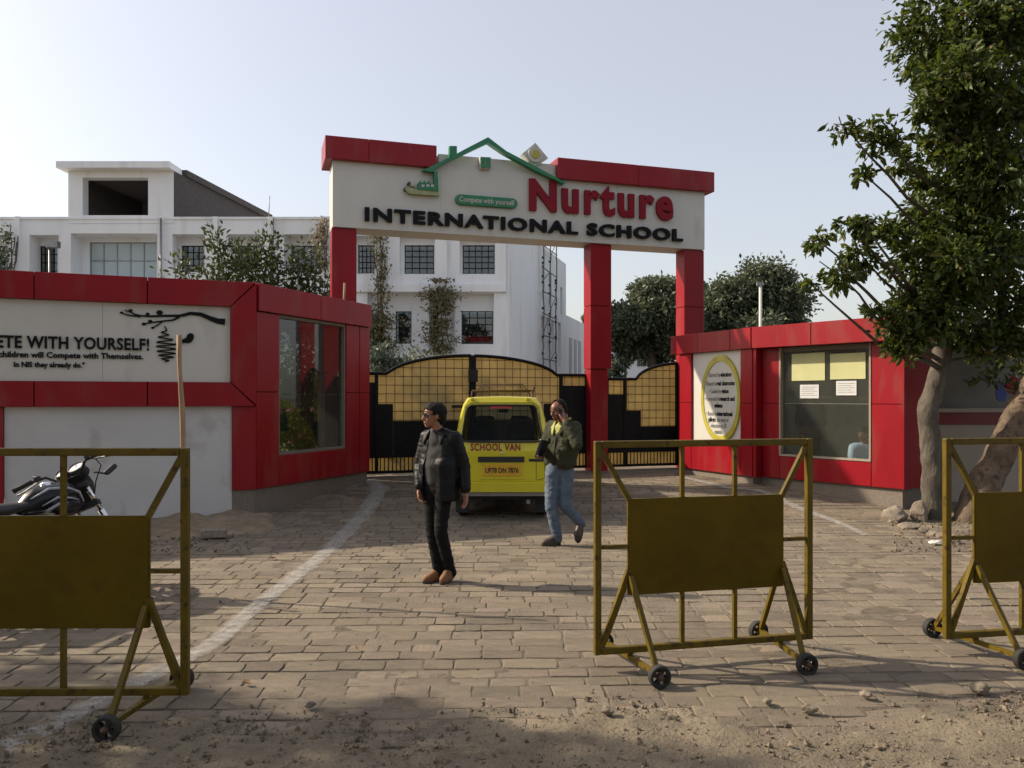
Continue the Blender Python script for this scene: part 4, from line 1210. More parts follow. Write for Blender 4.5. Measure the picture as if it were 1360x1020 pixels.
# creepers climbing the school wall
def creeper(label, px, py0, py1, wpx, n, mat, seed, y=-.35, leaf=.17):
    rng = np.random.default_rng(seed)
    X = (px - 680) / FPX * SY; z1 = CAM_H - (py0 - HOR) / FPX * SY; z0 = CAM_H - (py1 - HOR) / FPX * SY
    root = thing('creeper', label, 'creeper', (X, SY - .25, z0), group='creepers on the school wall')
    mb = MB()
    for k in range(4):
        mb.tube(jag([(rng.normal() * .15, 0, 0), (rng.normal() * .2, 0, (z1 - z0) * rng.uniform(.7, 1))], .06, seed + k), .025, 5)
    mb.build('stem', 'darkbark', root)
    t = rng.uniform(0, 1, n) ** .85
    wob = np.array([mnoise.noise(Vector((q * 5, seed, 0))) for q in t]); dens = np.array([mnoise.noise(Vector((q * 7, seed + 5, 2))) for q in t])
    keep = dens > -.35
    pos = np.stack([wob * wpx * .014 + rng.normal(size=n) * wpx * .013 * (.5 + np.clip(dens + .5, 0, 1.2)), -.1 - np.abs(rng.normal(size=n)) * .25, t * (z1 - z0)], 1)[keep]
    ax = rng.normal(size=pos.shape); ax[:, 2] -= .7
    leaf_mesh('foliage', pos, ax, leaf * rng.uniform(.6, 1.3, len(pos)), mat, root, rng)
creeper('dense half dry creeper hanging beside the right lower school window', 585, 372, 470, 26, 2600, 'leaf_creeper', 3)
creeper('tall thin creeper on the school pilaster next to the left arch pillar', 508, 308, 480, 17, 1100, 'leaf_creeper', 4)
creeper('grey dry creeper at the parapet left of the arch', 430, 292, 360, 14, 700, 'leaf_dry', 5)
creeper('dark narrow creeper on the pilaster at the far left of the school', 18, 300, 380, 9, 420, 'leaf_far', 6)
creeper('low dry creeper thicket above the left gate leaf', 505, 418, 500, 30, 2000, 'leaf_creeper', 8)

# bamboo scaffold on the side wall
def scaffold():
    p0 = SIDE.pt(SIDE.u(722), -.8, .2)
    root = thing('bamboo_scaffold', 'bamboo scaffold tied up against the side wall of the school', 'scaffold', p0)
    Lm = Matrix.Translation(-p0)
    a = [SIDE.pt(SIDE.u(x, .35), -.35) for x in (721, 730, 738)]
    zt = [10.9, 11.3, 11.6]
    rr = random.Random(3)
    for q, z in zip(a, zt):
        mb = MB(Lm); mb.tube(jag([(q.x, q.y, .2), (q.x + .05, q.y, z)], .04, rr.randint(0, 99)), .035, 6); mb.build('pole', 'bamboo', root)
    for k in range(7):
        z = 2.6 + k * 1.22
        mb = MB(Lm); mb.tube([(a[0].x - .05, a[0].y - .3, z + rr.uniform(-.1, .1)), (a[2].x + .1, a[2].y + .4, z + rr.uniform(-.15, .1))], .03, 6); mb.build('ledger', 'bamboo', root)
    for k in range(6):
        z = 2.2 + k * 1.45; j = k % 2
        mb = MB(Lm); mb.tube([(a[j].x, a[j].y - .06, z), (a[j + 1].x, a[j + 1].y - .06, z + rr.uniform(.7, 1.3))], .026, 6); mb.build('brace', 'bamboo', root)
    mb = MB(Lm); mb.tube([(a[1].x - .3, a[1].y, 10.2), (a[1].x + 1.3, a[1].y, 10.75)], .04, 6); mb.build('ledger', 'bamboo', root)
    for q in a:
        for k in range(9):
            z = 2 + rr.uniform(0, 7.5); mb = MB(Lm); mb.lathe([(0, z), (.065, z + .02), (.065, z + .12), (0, z + .14)], 6, 'Z', c=(q.x, q.y, 0)); mb.build('rope_tie', 'matblack', root)
scaffold()

# ================================================================== RIGHT BOUNDARY WALL AND HOARDING
def boundary():
    base = (9.5, 12.6, 0)
    root = thing('boundary_wall', 'cream boundary wall with a dark red band, behind the two trees', 'wall', base)
    Lm = Matrix.Translation((-9.5, -12.6, 0))
    mb = MB(Lm); mb.box(6.0, 15, 12.6, 12.85, -.1, 1.30); mb.build('wall_face', 'cream', root)
    mb = MB(Lm); mb.box(6.0, 15, 12.58, 12.85, 1.302, 1.49); mb.build('red_band', 'maroon', root)
    mb = MB(Lm); mb.box(6.0, 15, 12.55, 12.9, 1.492, 1.55); mb.build('coping', 'cream', root)
    hb = thing('hoarding', 'painted hoarding with dark, blue and red figures above the boundary wall', 'hoarding', (9.5, 12.75, 1.55))
    Lm = Matrix.Translation((-9.5, -12.75, -1.55))
    mb = MB(Lm); mb.box(6.1, 14.8, 12.72, 12.76, 1.552, 2.75); mb.build('board', 'hoard', hb)
    rr = random.Random(9)
    def shape(pts, mat):
        mb = MB(Lm); n = len(pts)
        # pts as px,py around the hoarding
        mb.prism([(P(x, y, 12.71).x, P(x, y, 12.71).z) for x, y in pts], 12.712, 12.719); mb.build('painted_figure', mat, hb)
    def ell(cx, cy, rx, ry, mat, n=14, sq=0.15):
        shape([(cx + rx * math.cos(t) * (1 + sq * rr.uniform(-1, 1)), cy - ry * math.sin(t) * (1 + sq * rr.uniform(-1, 1))) for t in [2 * math.pi * k / n for k in range(n)]], mat)
    ell(1323, 470, 14, 14, 'blue'); ell(1345, 512, 10, 12, 'lettred'); ell(1358, 522, 10, 16, 'lettred')
    ell(1330, 520, 8, 14, 'blue'); ell(1246, 530, 5, 7, 'greenlt')
    for x in (1221, 1228, 1235, 1241):
        ell(x, 496, 2.2, 5.5, 'ink', 8, .4)
    for k in range(12):
        ell(1400 + k * 28 + rr.uniform(-8, 8), 505 + rr.uniform(-18, 18), rr.uniform(7, 16), rr.uniform(7, 16), rr.choice(['lettblack', 'blue', 'lettred', 'green']))
boundary()

# ================================================================== FAR THINGS
def far_building():
    base = P(845, 500, 85); base.z = .2
    root = thing('far_house', 'pale house seen through the trees above the side gate', 'house', base)
    Lm = Matrix.Translation((-base.x, -base.y, -.2)) @ Matrix.Identity(4)
    mb = MB(Lm); mb.box(base.x - 4, base.x + 3.2, 85, 93, .2, 7.2); mb.build('wall', 'pale', root)
    mb = MB(Lm); mb.box(base.x - 4.2, base.x + 3.4, 84.8, 93, 7.2, 7.5); mb.build('roof', 'pale', root)
    for k in range(4):
        for z in (2.0, 5.0):
            mb = MB(Lm); mb.box(base.x - 3.3 + k * 1.7, base.x - 2.4 + k * 1.7, 84.9, 84.99, z, z + 1.3); mb.build('window', 'darkglass', root)
far_building()
mb = MB(); q = P(1010, 430, 26)
pl = thing('lamp_post', 'thin pale lamp post rising behind the right gatehouse', 'lamp post', (q.x, 26, .2))
mb.tube([(0, 0, 0), (0, 0, 5.1)], [.06, .05], 8); mb.build('post', 'offwhite', pl)
mb = MB(); mb.box(-.12, .1, -.06, .06, 5.1, 5.2); mb.build('lamp_head', 'alloy', pl)

def bgtree(label, px, Y, wpx, ytop, seed, n=20, leaves=3200, mat='leaf_far', leaf=.24, group='trees beyond the gate', name='broadleaf_tree', low=.30):
    rr = random.Random(seed)
    cx = (px - 680) / FPX * Y; zt = CAM_H - (ytop - HOR) / FPX * Y; rw = wpx * .5 / FPX * Y
    base = (cx, Y, .2)
    cl = []
    for k in range(n):
        a = rr.uniform(0, 2 * math.pi); rad = math.sqrt(rr.random()) * .8 * rw
        x, y = cx + rad * math.cos(a), Y + rad * math.sin(a) * .9
        hmax = zt * (.93 - .33 * (rad / rw) ** 2); z = rr.uniform(low * zt, hmax - .12 * zt)
        r = rr.uniform(.26, .42) * rw
        if k < 4: z = hmax - r * .8
        cl.append(((x, y, z), (r * 1.1, r * 1.1, r * .95), int(leaves * rr.uniform(.8, 1.2))))
    tree(name, label, base, [(cx, Y, .1), (cx + .2, Y, zt * .3), (cx, Y + .2, zt * .55)], (.35, .2), cl, mat, leaf, group, 'darkbark', seed=seed, droop=.3, jagamt=.08, per=7)
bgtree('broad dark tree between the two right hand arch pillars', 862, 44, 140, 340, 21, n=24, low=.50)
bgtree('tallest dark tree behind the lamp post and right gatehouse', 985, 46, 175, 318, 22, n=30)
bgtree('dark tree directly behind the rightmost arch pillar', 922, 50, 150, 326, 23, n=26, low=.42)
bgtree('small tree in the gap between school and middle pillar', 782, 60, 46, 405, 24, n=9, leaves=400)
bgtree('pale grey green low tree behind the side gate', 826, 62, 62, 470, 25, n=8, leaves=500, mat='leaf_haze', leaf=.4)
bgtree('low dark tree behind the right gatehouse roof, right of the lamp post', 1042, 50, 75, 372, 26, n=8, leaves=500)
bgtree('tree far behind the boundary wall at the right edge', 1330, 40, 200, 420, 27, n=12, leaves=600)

# shrubs behind the left gatehouse
def shrub(label, px, Y, wpx, ytop, seed, arms, leaf=.125, mat='leaf_shrub', group='shrubs behind the left gatehouse', low=.35):
    rr = random.Random(seed); rng = np.random.default_rng(seed)
    cx = (px - 680) / FPX * Y
    base = (cx, Y, gz(cx, Y))
    root = thing('shrub', label, 'shrub', base, group=group)
    mb = MB(); pos, ax = [], []
    for (tx, ty, k) in arms:
        e = P(tx, ty, Y + rr.uniform(-.4, .4)) - Vector(base)
        s = Vector((e.x * .25, e.y * .2, 1.0))
        path = jag([(0, 0, 0), s, s.lerp(e, .6) + Vector((0, 0, .1)), e], .04, seed + int(tx))
        mb.tube(path, [.035 * (1 - .85 * i / (len(path) - 1)) for i in range(len(path))], 5)
        n0 = len(path)
        for i in range(int(k * 1.35)):
            t = rr.random() ** .8
            j = min(n0 - 2, int((low + (1 - low) * t) * (n0 - 1))); q = path[j].lerp(path[j + 1], rr.random())
            off = Vector((rr.gauss(0, 1), rr.gauss(0, 1), rr.gauss(0, .8))) * (.05 + .24 * (1 - t * .75))
            pos.append(q + off); ax.append(off.normalized() + Vector((0, 0, .5)) + Vector((rr.gauss(0, .4), rr.gauss(0, .4), rr.gauss(0, .4))))
    mb.build('stem', 'darkbark', root)
    pos = np.array([tuple(p) for p in pos]); ax = np.array([tuple(p) for p in ax])
    leaf_mesh('foliage', pos, ax, leaf * rng.uniform(.6, 1.2, len(pos)), mat, root, rng, True, .48)
shrub('leafy shrub with a tall upright shoot left of the others above the red fascia', 305, 17, 90, 305, 31, [(286, 306, 330), (297, 325, 330), (318, 326, 380), (268, 345, 220), (330, 345, 300), (300, 350, 350)])
shrub('leafy shrub with an arching top in the middle above the red fascia', 345, 17.4, 80, 308, 32, [(361, 306, 300), (348, 318, 330), (335, 335, 330), (365, 335, 330), (325, 345, 250), (352, 350, 330)])
shrub('leafy shrub beside the left arch pillar above the red fascia', 405, 17, 90, 322, 33, [(408, 322, 280), (395, 335, 330), (380, 348, 330), (420, 352, 280), (436, 378, 240), (400, 362, 330), (432, 360, 160)])
shrub('small leafy shrub at the left end above the red fascia', 243, 17, 40, 335, 34, [(231, 334, 110), (246, 345, 130), (258, 358, 150), (238, 355, 120)])
# garden seen through the left gatehouse and above the gate
shrub('flowering garden bush seen through the glass of the left gatehouse', 400, 17.6, 90, 545, 35, [(372, 500, 420), (385, 520, 420), (398, 530, 420), (410, 505, 420), (425, 530, 420), (437, 510, 420), (365, 540, 380), (390, 560, 300), (415, 560, 300)], .12, 'leaf_garden', 'garden bushes')
shrub('low flowering garden bush at the foot of the garden behind the left gatehouse glass', 405, 16.4, 90, 560, 38, [(370, 560, 500), (380, 575, 500), (392, 565, 500), (404, 578, 500), (414, 565, 500), (424, 575, 500), (434, 560, 500), (360, 585, 400), (398, 592, 400), (440, 585, 400)], .10, 'leaf_garden', 'garden bushes', 0.0)
def flowers():
    rr = random.Random(8); rng = np.random.default_rng(8); b = (0, 0, 0)
    root = thing('rose_flowers', 'pink and white rose flowers in the garden behind the left gatehouse glass', 'flowers', tuple(P(405, 560, 16.3)))
    pos = []; ax = []
    for k in range(26):
        c = P(rr.uniform(368, 440), rr.uniform(540, 590), 16.3 + rr.uniform(-.6, -.1)) - root.location
        for j in range(9):
            pos.append(tuple(c)); ax.append((rr.gauss(0, 1), rr.gauss(0, 1), rr.gauss(.4, .8)))
    leaf_mesh('petals', np.array(pos), np.array(ax), rng.uniform(.04, .07, len(pos)), 'petal', root, rng, True, .8)
flowers()
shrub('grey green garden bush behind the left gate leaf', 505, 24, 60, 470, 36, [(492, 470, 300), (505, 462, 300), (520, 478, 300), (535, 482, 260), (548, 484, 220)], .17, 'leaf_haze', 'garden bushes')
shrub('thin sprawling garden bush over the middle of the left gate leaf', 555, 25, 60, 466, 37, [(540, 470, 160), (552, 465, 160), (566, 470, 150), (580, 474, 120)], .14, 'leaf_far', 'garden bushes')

# ================================================================== NEAR TREES (right)
def near_tree():
    b = (5.98, 11.45, 0.02)
    K = 2.2
    def c(px, py, Y, rpx, n, fl=.85):
        p = P(px, py, Y); r = rpx / FPX * Y
        return (tuple(p), (r, r * 1.05, r * fl), int(n * (K if n > 210 else 1.9)))
    cl = [c(1235, 45, 11.2, 62, 620), c(1300, 30, 10.6, 75, 700), c(1345, 90, 11.6, 75, 700), c(1265, 110, 10.8, 50, 500), c(1235, 85, 12.0, 45, 420),
          c(1300, 150, 11.2, 48, 420), c(1275, 175, 11.8, 38, 260), c(1345, 190, 12.0, 55, 420),
          c(1170, 185, 10.6, 34, 200, .8), c(1125, 170, 10.4, 22, 70, .7), c(1148, 232, 10.8, 16, 60), c(1200, 215, 11.0, 24, 110),
          c(1255, 235, 11.5, 52, 480), c(1310, 250, 11.0, 60, 560), c(1345, 310, 11.4, 60, 560), c(1275, 300, 11.0, 58, 600),
          c(1225, 290, 11.6, 40, 300), c(1180, 310, 10.9, 34, 190, .7), c(1130, 300, 10.6, 26, 110, .6), c(1085, 318, 10.4, 22, 60, .55), c(1145, 340, 10.9, 30, 150, .6), c(1115, 365, 10.6, 34, 150, .55), c(1078, 378, 10.5, 16, 36, .5),
          c(1225, 350, 11.2, 50, 560), c(1260, 390, 11.1, 52, 600), c(1215, 405, 10.9, 40, 360), c(1185, 428, 10.8, 26, 130), c(1205, 455, 10.8, 32, 260), c(1300, 360, 11.6, 55, 560),
          c(1330, 410, 11.6, 52, 480), c(1290, 450, 11.3, 36, 260), c(1345, 450, 11.2, 36, 260), c(1160, 412, 10.7, 16, 44, .6), c(1150, 300, 10.4, 14, 40),
          c(1242, 135, 10.5, 42, 420), c(1290, 205, 10.6, 50, 480), c(1250, 185, 10.9, 34, 260), c(1330, 140, 10.4, 60, 520), c(1330, 235, 10.5, 50, 450), c(1285, 95, 10.2, 45, 420), c(1320, 330, 10.6, 45, 420), c(1270, 345, 10.5, 40, 380), c(1245, 425, 10.8, 36, 300), c(1350, 30, 10.4, 60, 480), c(1400, 60, 11.5, 90, 500), c(1400, 220, 11.5, 90, 500), c(1410, 370, 11.5, 80, 450), c(1320, -60, 11.2, 110, 700), c(1240, -40, 11.2, 60, 400)]
    trunk = [P(1240, 690, 11.45), P(1238, 620, 11.45), P(1232, 545, 11.45), P(1250, 480, 11.45), P(1258, 400, 11.4), P(1280, 300, 11.3), P(1285, 180, 11.2), P(1300, 60, 11.2)]
    trunk[0].z = -.1
    r = tree('street_tree', 'grey barked tree with a straight trunk in front of the right gatehouse end', b, trunk, (.155, .06), cl, 'leaf_near', .105, None, 'bark', True, 51, .45, .025, .46, seg=18, per=9)
    return r
nt_root = near_tree()
def lean_tree():
    b = (6.55, 11.3, 0.02)
    trunk = [P(1285, 712, 11.3), P(1300, 660, 11.35), P(1325, 610, 11.4), P(1350, 555, 11.5), P(1395, 480, 11.7), P(1440, 380, 11.8), P(1450, 250, 11.8)]
    trunk[0].z = -.1
    def c(px, py, Y, rpx, n):
        p = P(px, py, Y); r = rpx / FPX * Y
        return (tuple(p), (r, r, r * .85), n)
    cl = [c(1355, 505, 11.9, 26, 90), c(1335, 470, 12.0, 30, 120), c(1440, 400, 11.8, 90, 450), c(1460, 260, 11.8, 120, 600), c(1500, 350, 11.8, 100, 450), c(1310, 500, 12.0, 24, 70), c(1360, 410, 12, 60, 300)]
    return tree('street_tree', 'thick trunk leaning to the right behind the right hand barrier', b, trunk, (.23, .11), cl, 'leaf_near', .10, None, 'warmbark', True, 52, .45, .03, .46, seg=14)
lean_tree()
# roadside tree standing outside the picture on the left: its shade falls across the foreground
def shade_tree():
    b = (-7.6, 5.0, 0)
    rr = random.Random(5)
    cl = []
    for k in range(10):
        cl.append(((-7.5 + rr.uniform(-1.4, 1.1), 5.6 + rr.uniform(-1.5, .25), 4.0 + rr.uniform(-.9, 1.2)), rr.uniform(.55, .85), 420))
    cl.append(((-6.0, 5.55, 3.9), .32, 160))
    cl.append(((-6.6, 5.0, 3.6), .6, 300))
    cl.append(((-5.2, 5.0, 3.3), .5, 260))
    tree('street_tree', 'roadside tree left of the motorcycle', b, [(-7.6, 5.0, -.1), (-7.5, 4.9, 2.0), (-7.4, 4.9, 4.0)], (.2, .1), cl, 'leaf_near', .16, None, 'bark', False, 53)
shade_tree()

# unseen trees added behind the camera to hold back sky fill
def fill_blocker_tree(label, x, y, h, seed):
    rr = random.Random(seed); cl = []
    for k in range(16):
        a = rr.uniform(0, 6.28); rad = rr.uniform(0, 3.0)
        cl.append(((x + rad * .8 * math.cos(a), y + rad * .75 * math.sin(a), rr.uniform(.28 * h, .9 * h)), rr.uniform(1.1, 1.7), 260))
    tree('fill_blocker', label, (x, y, 0), [(x, y, -.1), (x + .1, y, .3 * h), (x, y + .1, .6 * h)], (.3, .18), cl, 'leaf_far', .5, 'added trees behind the camera blocking sky fill', 'darkbark', False, seed, per=7)
for i, (x, y, h, lab) in enumerate(((-13, -4.5, 11, 'added unseen tree behind the camera, far left'), (-6.0, -5.5, 12, 'added unseen tree behind the camera, left of centre'), (1.5, -6.5, 11, 'added unseen tree behind the camera, middle'), (9, -6, 12, 'added unseen tree behind the camera, right'))):
    fill_blocker_tree(lab, x, y, h, 70 + i)
# ================================================================== BARRIERS
def barrier(label, p_left, ang, W, dents=0):
    """root at the left end of the bottom rail, on the ground"""
    root = thing('barrier', label, 'barrier', (p_left[0], p_left[1], 0), (0, 0, ang), group='mustard wheeled barriers in front of the gate')
    zb, zt = .125, 1.425; r = .0215
    for x in (0, W):
        mb = MB(); mb.box(x - r, x + r, -r, r, zb - r, zt + r); mb.build('post', 'barrier', root, .007, 2)
    mb = MB(); mb.box(r + .001, W - r - .001, -r, r, zt - r, zt + r); mb.build('top_rail', 'barrier', root, .007, 2)
    mb = MB(); mb.box(r + .001, W - r - .001, -r, r, zb - r, zb + r); mb.build('bottom_rail', 'barrier', root, .007, 2)
    p0, p1, pz0, pz1 = .205, W - .195, .47, 1.075
    # sheet panel, slightly buckled, with a folded edge
    mb = MB(); nx, nzz = 16, 8; vs = []
    for s_ in (0, 1):
        for j in range(nzz + 1):
            for i in range(nx + 1):
                x = p0 + (p1 - p0) * i / nx; z = pz0 + (pz1 - pz0) * j / nzz
                e = min(i, nx - i, j, nzz - j) / 4.0
                d = .006 * mnoise.noise(Vector((x * 3 + W * 7, z * 3, 1 + W))) * min(1, e)
                vs.append((x, -.012 + d + .004 * s_, z))
    fs = []; K = (nx + 1) * (nzz + 1)
    for j in range(nzz):
        for i in range(nx):
            a = j * (nx + 1) + i
            fs.append((a, a + 1, a + nx + 2, a + nx + 1)); fs.append((K + a, K + a + nx + 1, K + a + nx + 2, K + a + 1))
    mb.add(vs, fs, 0, True); pan = mb.build('panel', 'barrierpanel', root)
    mb = MB()
    mb.box(p0 - .004, p0 + .022, -.007, .012, pz0, pz1); mb.box(p1 - .022, p1 + .004, -.007, .012, pz0, pz1); mb.box(p0 + .023, p1 - .023, -.006, .012, pz1 - .02, pz1 + .003); mb.box(p0 + .023, p1 - .023, -.006, .012, pz0 - .003, pz0 + .02)
    mb.build('panel_edge', 'barrier', pan)
    for x in (W * .385, W * .635):
        for (a, b) in ((pz1 + .004, zt - r), (zb + r, pz0 - .004)):
            mb = MB(); mb.box(x - .013, x + .013, -.013, .013, a, b); mb.build('upright', 'barrier', root)
    for (a, b) in ((r, p0 - .004), (p1 + .004, W - r)):
        mb = MB(); mb.box(a, b, -.012, .012, .765, .79); mb.build('side_strut', 'barrier', root)
    for (x0, x1) in ((r, p0 + .005), (W - r, p1 - .005)):
        mb = MB(); mb.tube([(x0, 0, zt - .03), (x1, 0, pz1 - .005)], .015, square=True); mb.build('corner_brace', 'barrier', root)
        mb = MB(); mb.tube([(x0 + (.0), 0, zb + .01), (x1, .0, pz0 + .16)], .016, square=True); mb.build('corner_brace', 'barrier', root)
    # A-frame legs, axle bars and wheels
    for xs_, sg in ((p0 + .005, 1), (p1 - .005, -1)):
        xw = xs_ - sg * .02
        for f in (-1, 1):
            mb = MB(); mb.tube([(xs_ + sg * .004, f * .02, pz0 + .12), (xw + sg * (.07 if f < 0 else -.02), f * .33, .09)], .014, square=True); mb.build('leg', 'barrier', root)
            wx = xw + sg * (.07 if f < 0 else -.02)
            mb = MB()
            rad = .068; prof = [(.047, -.020), (.052, -.022), (.060, -.026), (.067, -.02), (rad, -.012), (rad, .012), (.067, .02), (.060, .026), (.052, .022), (.047, .020), (.047, -.020)]
            mb.lathe(prof, 24, 'Y', c=(wx, f * .365, rad))
            # hub disc with four holes
            seg = 24; c0 = Vector((wx, f * .365, rad))
            for k in range(4):
                a0 = k * math.pi / 2 + .4
                quad = []
                for t, rr_ in ((a0 + .42, .022), (a0 + 1.15, .022), (a0 + 1.15, .052), (a0 + .42, .052)):
                    quad.append((t, rr_))
                for yy, flip in ((-.014, 0), (.014, 1)):
                    vs = [(c0.x + q[1] * math.cos(q[0]), c0.y + yy, c0.z + q[1] * math.sin(q[0])) for q in quad]
                    mb.add(vs, [(0, 1, 2, 3)])
            wh = mb.build('wheel', 'rubber', root)
            mb = MB(); mb.lathe([(0, -.04), (.012, -.04), (.014, -.03), (.020, -.024), (.020, .024), (0, .024)], 10, 'Y', c=(wx, f * .365, rad)); mb.build('hub', 'rust', wh)
        mb = MB(); mb.tube([(xw + sg * .07, -.34, .075), (xw - sg * .02, .34, .075)], .014, square=True); mb.build('axle_bar', 'barrier', root)
        mb = MB(); mb.box(xw + sg * .03 - .012, xw + sg * .03 + .012, -.012, .012, .085, zb - r - .001); mb.build('axle_bracket', 'barrier', root)
    return root
barrier('mustard wheeled barrier in the middle, standing in front of the right gatehouse', (.537, 5.11), R(13.2), 1.49)
barrier('mustard wheeled barrier at the left edge, with the motorcycle behind it', (-1.778 - 1.80, 4.40), R(0.8), 1.80)
barrier('mustard wheeled barrier cut off by the right edge, before the leaning tree', (2.915, 5.45), R(10), 1.49)

# ================================================================== VAN
def rounded(w0, w1, z0, z1, rb, rt, n=6):
    """closed outline, half width w0 at the bottom and w1 at the top"""
    pts = []
    for cx, cz, r, a0 in ((w0 - rb, z0 + rb, rb, -90), (w1 - rt, z1 - rt, rt, 0), (-w1 + rt, z1 - rt, rt, 90), (-w0 + rb, z0 + rb, rb, 180)):
        for k in range(n + 1):
            t = R(a0 + 90 * k / n); pts.append((cx + r * math.cos(t), cz + r * math.sin(t)))
    return pts
def resample(poly, N, c):
    """N points of the outline at even angles about c, squeezed to its proportions"""
    xs = [p[0] for p in poly]; zs = [p[1] for p in poly]
    hw, hh = (max(xs) - min(xs)) / 2, (max(zs) - min(zs)) / 2
    out = []
    for k in range(N):
        t = 2 * math.pi * k / N; d = (math.cos(t) * hw, math.sin(t) * hh); best = None
        for i in range(len(poly)):
            a, b = poly[i], poly[(i + 1) % len(poly)]
            ex, ez = b[0] - a[0], b[1] - a[1]
            det = d[0] * (-ez) + ex * d[1]
            if abs(det) < 1e-12: continue
            rx, rz = a[0] - c[0], a[1] - c[1]
            s_ = (rx * (-ez) + ex * rz) / det; u_ = (d[0] * rz - d[1] * rx) / det
            if s_ > 0 and -1e-6 <= u_ <= 1 + 1e-6 and (best is None or s_ > best): best = s_
        out.append((c[0] + d[0] * best, c[1] + d[1] * best))
    return out
def van():
    Y0 = 11.25; cx = -.135
    base = (cx, Y0, gz(0, Y0 + .5))
    root = thing('school_van', 'yellow school van seen from behind, parked before the gate', 'van', base, (R(-.6), 0, R(0.6)))
    N = 48; Lg = 3.25
    zb, zr_, hw = .34, 1.70, .675
    belt = 1.06
    def outline(hw_, zr2, tuck=.115):
        pts = []
        ring = [(hw_ * .985, zb), (hw_, .55), (hw_, .85), (hw_ * .985, belt), (hw_ - tuck * .55, 1.40), (hw_ - tuck, zr2 - .10)]
        for k in range(5):
            t = R(10 + 75 * k / 4); pts.append((hw_ - tuck - .10 + .10 * math.cos(t), zr2 - .12 + .12 * math.sin(t)))
        up = ring + pts
        return up + [(0.0, zr2 + .012)] + [(-x, z) for x, z in reversed(up)]
    c = (0, 1.02)
    def rearY(z): return .0 if z < belt else .30 * ((z - belt) / .64) ** 1.15
    def frontY(z): return Lg - (.0 if z < .9 else .55 * ((z - .9) / .8))
    st = [(0.0, .965, -.015), (.06, .99, -.004), (.2, 1, 0), (1.2, 1.005, .006), (2.4, 1, 0), (2.85, .985, -.01), (3.1, .96, -.03), (Lg, .92, -.05)]
    rings = []
    for (y, s_, dz) in st:
        o_ = resample(outline(hw * s_, zr_ + dz), N, c)
        t = y / Lg
        rings.append([(x, (y + rearY(z) * (1 - t)) if t < .5 else (y + (frontY(z) - Lg) * t ** 2), z) for x, z in o_])
    mb = MB()
    vs = [p for r_ in rings for p in r_]; fs = []
    for i in range(len(rings) - 1):
        for k in range(N): fs.append((i * N + k, i * N + (k + 1) % N, (i + 1) * N + (k + 1) % N, (i + 1) * N + k))
    mb.add(vs, fs, 0, True)
    # rear face as a ring round the window opening
    win = resample(rounded(.565, .500, 1.075, 1.575, .07, .075), N, (0, 1.325))
    win = [win[k] for k in range(N)]
    def ring_to(win, outer, yfun, off):
        mids = [(w_[0] * .82 + o[0] * .18, w_[1] * .82 + o[2] * .18) for w_, o in zip(win, outer)]
        a = [(x, yfun(z) + off, z) for x, z in win]; m_ = [(x, yfun(z) - .012, z) for x, z in mids]
        return a, m_
    a, m_ = ring_to(win, rings[0], rearY, .02)
    b0 = [(p[0] * .985, p[1] - .012, p[2]) for p in rings[0]]
    vs = a + m_ + b0 + rings[0]
    fs = []
    for q in range(3):
        for k in range(N): fs.append((q * N + k, q * N + (k + 1) % N, (q + 1) * N + (k + 1) % N, (q + 1) * N + k))
    mb.add(vs, fs, 0, False)
    wf = resample(rounded(.60, .50, .98, 1.58, .07, .075), N, (0, 1.28))
    a2 = [(x, frontY(z) - .02, z) for x, z in wf]
    vs = a2 + rings[-1]
    mb.add(vs, [(k, (k + 1) % N, N + (k + 1) % N, N + k) for k in range(N)], 0, False)
    body = mb.build('body', 'van', root)
    # shut line of the tailgate
    seam = resample(rounded(.600, .520, .545, 1.615, .05, .09), N, (0, 1.1))
    mb = MB(); mb.tube([(x, rearY(z) - .0125 - (.004 if z > belt else 0), z) for x, z in seam], .0045, 5, closed=True); mb.build('tailgate_seam', 'rubber', root)
    # glass and rubber seals
    for nm, w_, yf, off in (('rear_window', win, rearY, .012), ('windscreen', wf, frontY, -.03)):
        n = len(w_)
        mb = MB(); mb.add([(x, yf(z) + off, z) for x, z in w_], [list(range(n))]); g = mb.build(nm, 'vanglass', root)
        mb = MB(); mb.tube([(x, yf(z) + off - (.008 if nm == 'rear_window' else -.008), z) for x, z in w_], .014, 6, closed=True); mb.build('seal', 'rubber', g)
    # side windows
    for sg in (-1, 1):
        for (y0, y1) in ((.42, 1.15), (1.25, 1.95), (2.05, 2.6)):
            mb = MB()
            def sx(z): return sg * (hw - .0 - (.115 * .55) * (z - belt) / .34 + .004) if z < 1.4 else sg * (hw - .063 - .052 * (z - 1.4) / .2 + .004)
            mb.add([(sx(1.1), y0, 1.1), (sx(1.1), y1, 1.1), (sx(1.38), y1 - .04, 1.38), (sx(1.5), y1 - .06, 1.5), (sx(1.5), y0 + .04, 1.5), (sx(1.38), y0 + .02, 1.38)], [(0, 1, 2, 5), (5, 2, 3, 4)]); mb.build('side_window', 'darkglass', root)
    # tailgate details; rear face lies at y = -0.012
    y = -.014
    def slab(name, x0, x1, z0, z1, d, mat, par=root, bv=.004):
        mb = MB(); mb.box(x0, x1, y - d, y + .03, z0, z1); return mb.build(name, mat, par, bv, 2)
    slab('garnish', -.335, .305, .795, .87, .022, 'plastic')
    rc = slab('plate_recess', -.30, .29, .555, .79, .006, 'van')
    pl_ = slab('number_plate', -.275, .265, .60, .765, .013, 'plate', root, .003)
    lettering('UP78 DN 7876', Matrix.Identity(4), -.235, .225, .648, .072, y - .0135, .003, 'matblack', pl_, .020, split=False, name='lettering')
    lettering('SCHOOL VAN', Matrix.Identity(4), -.44, .25, .955, .10, y - .002, .003, 'vanred', root, .026, name='letter', space=1.10)
    slab('lock_button', -.02, .012, .905, .93, .012, 'chrome')
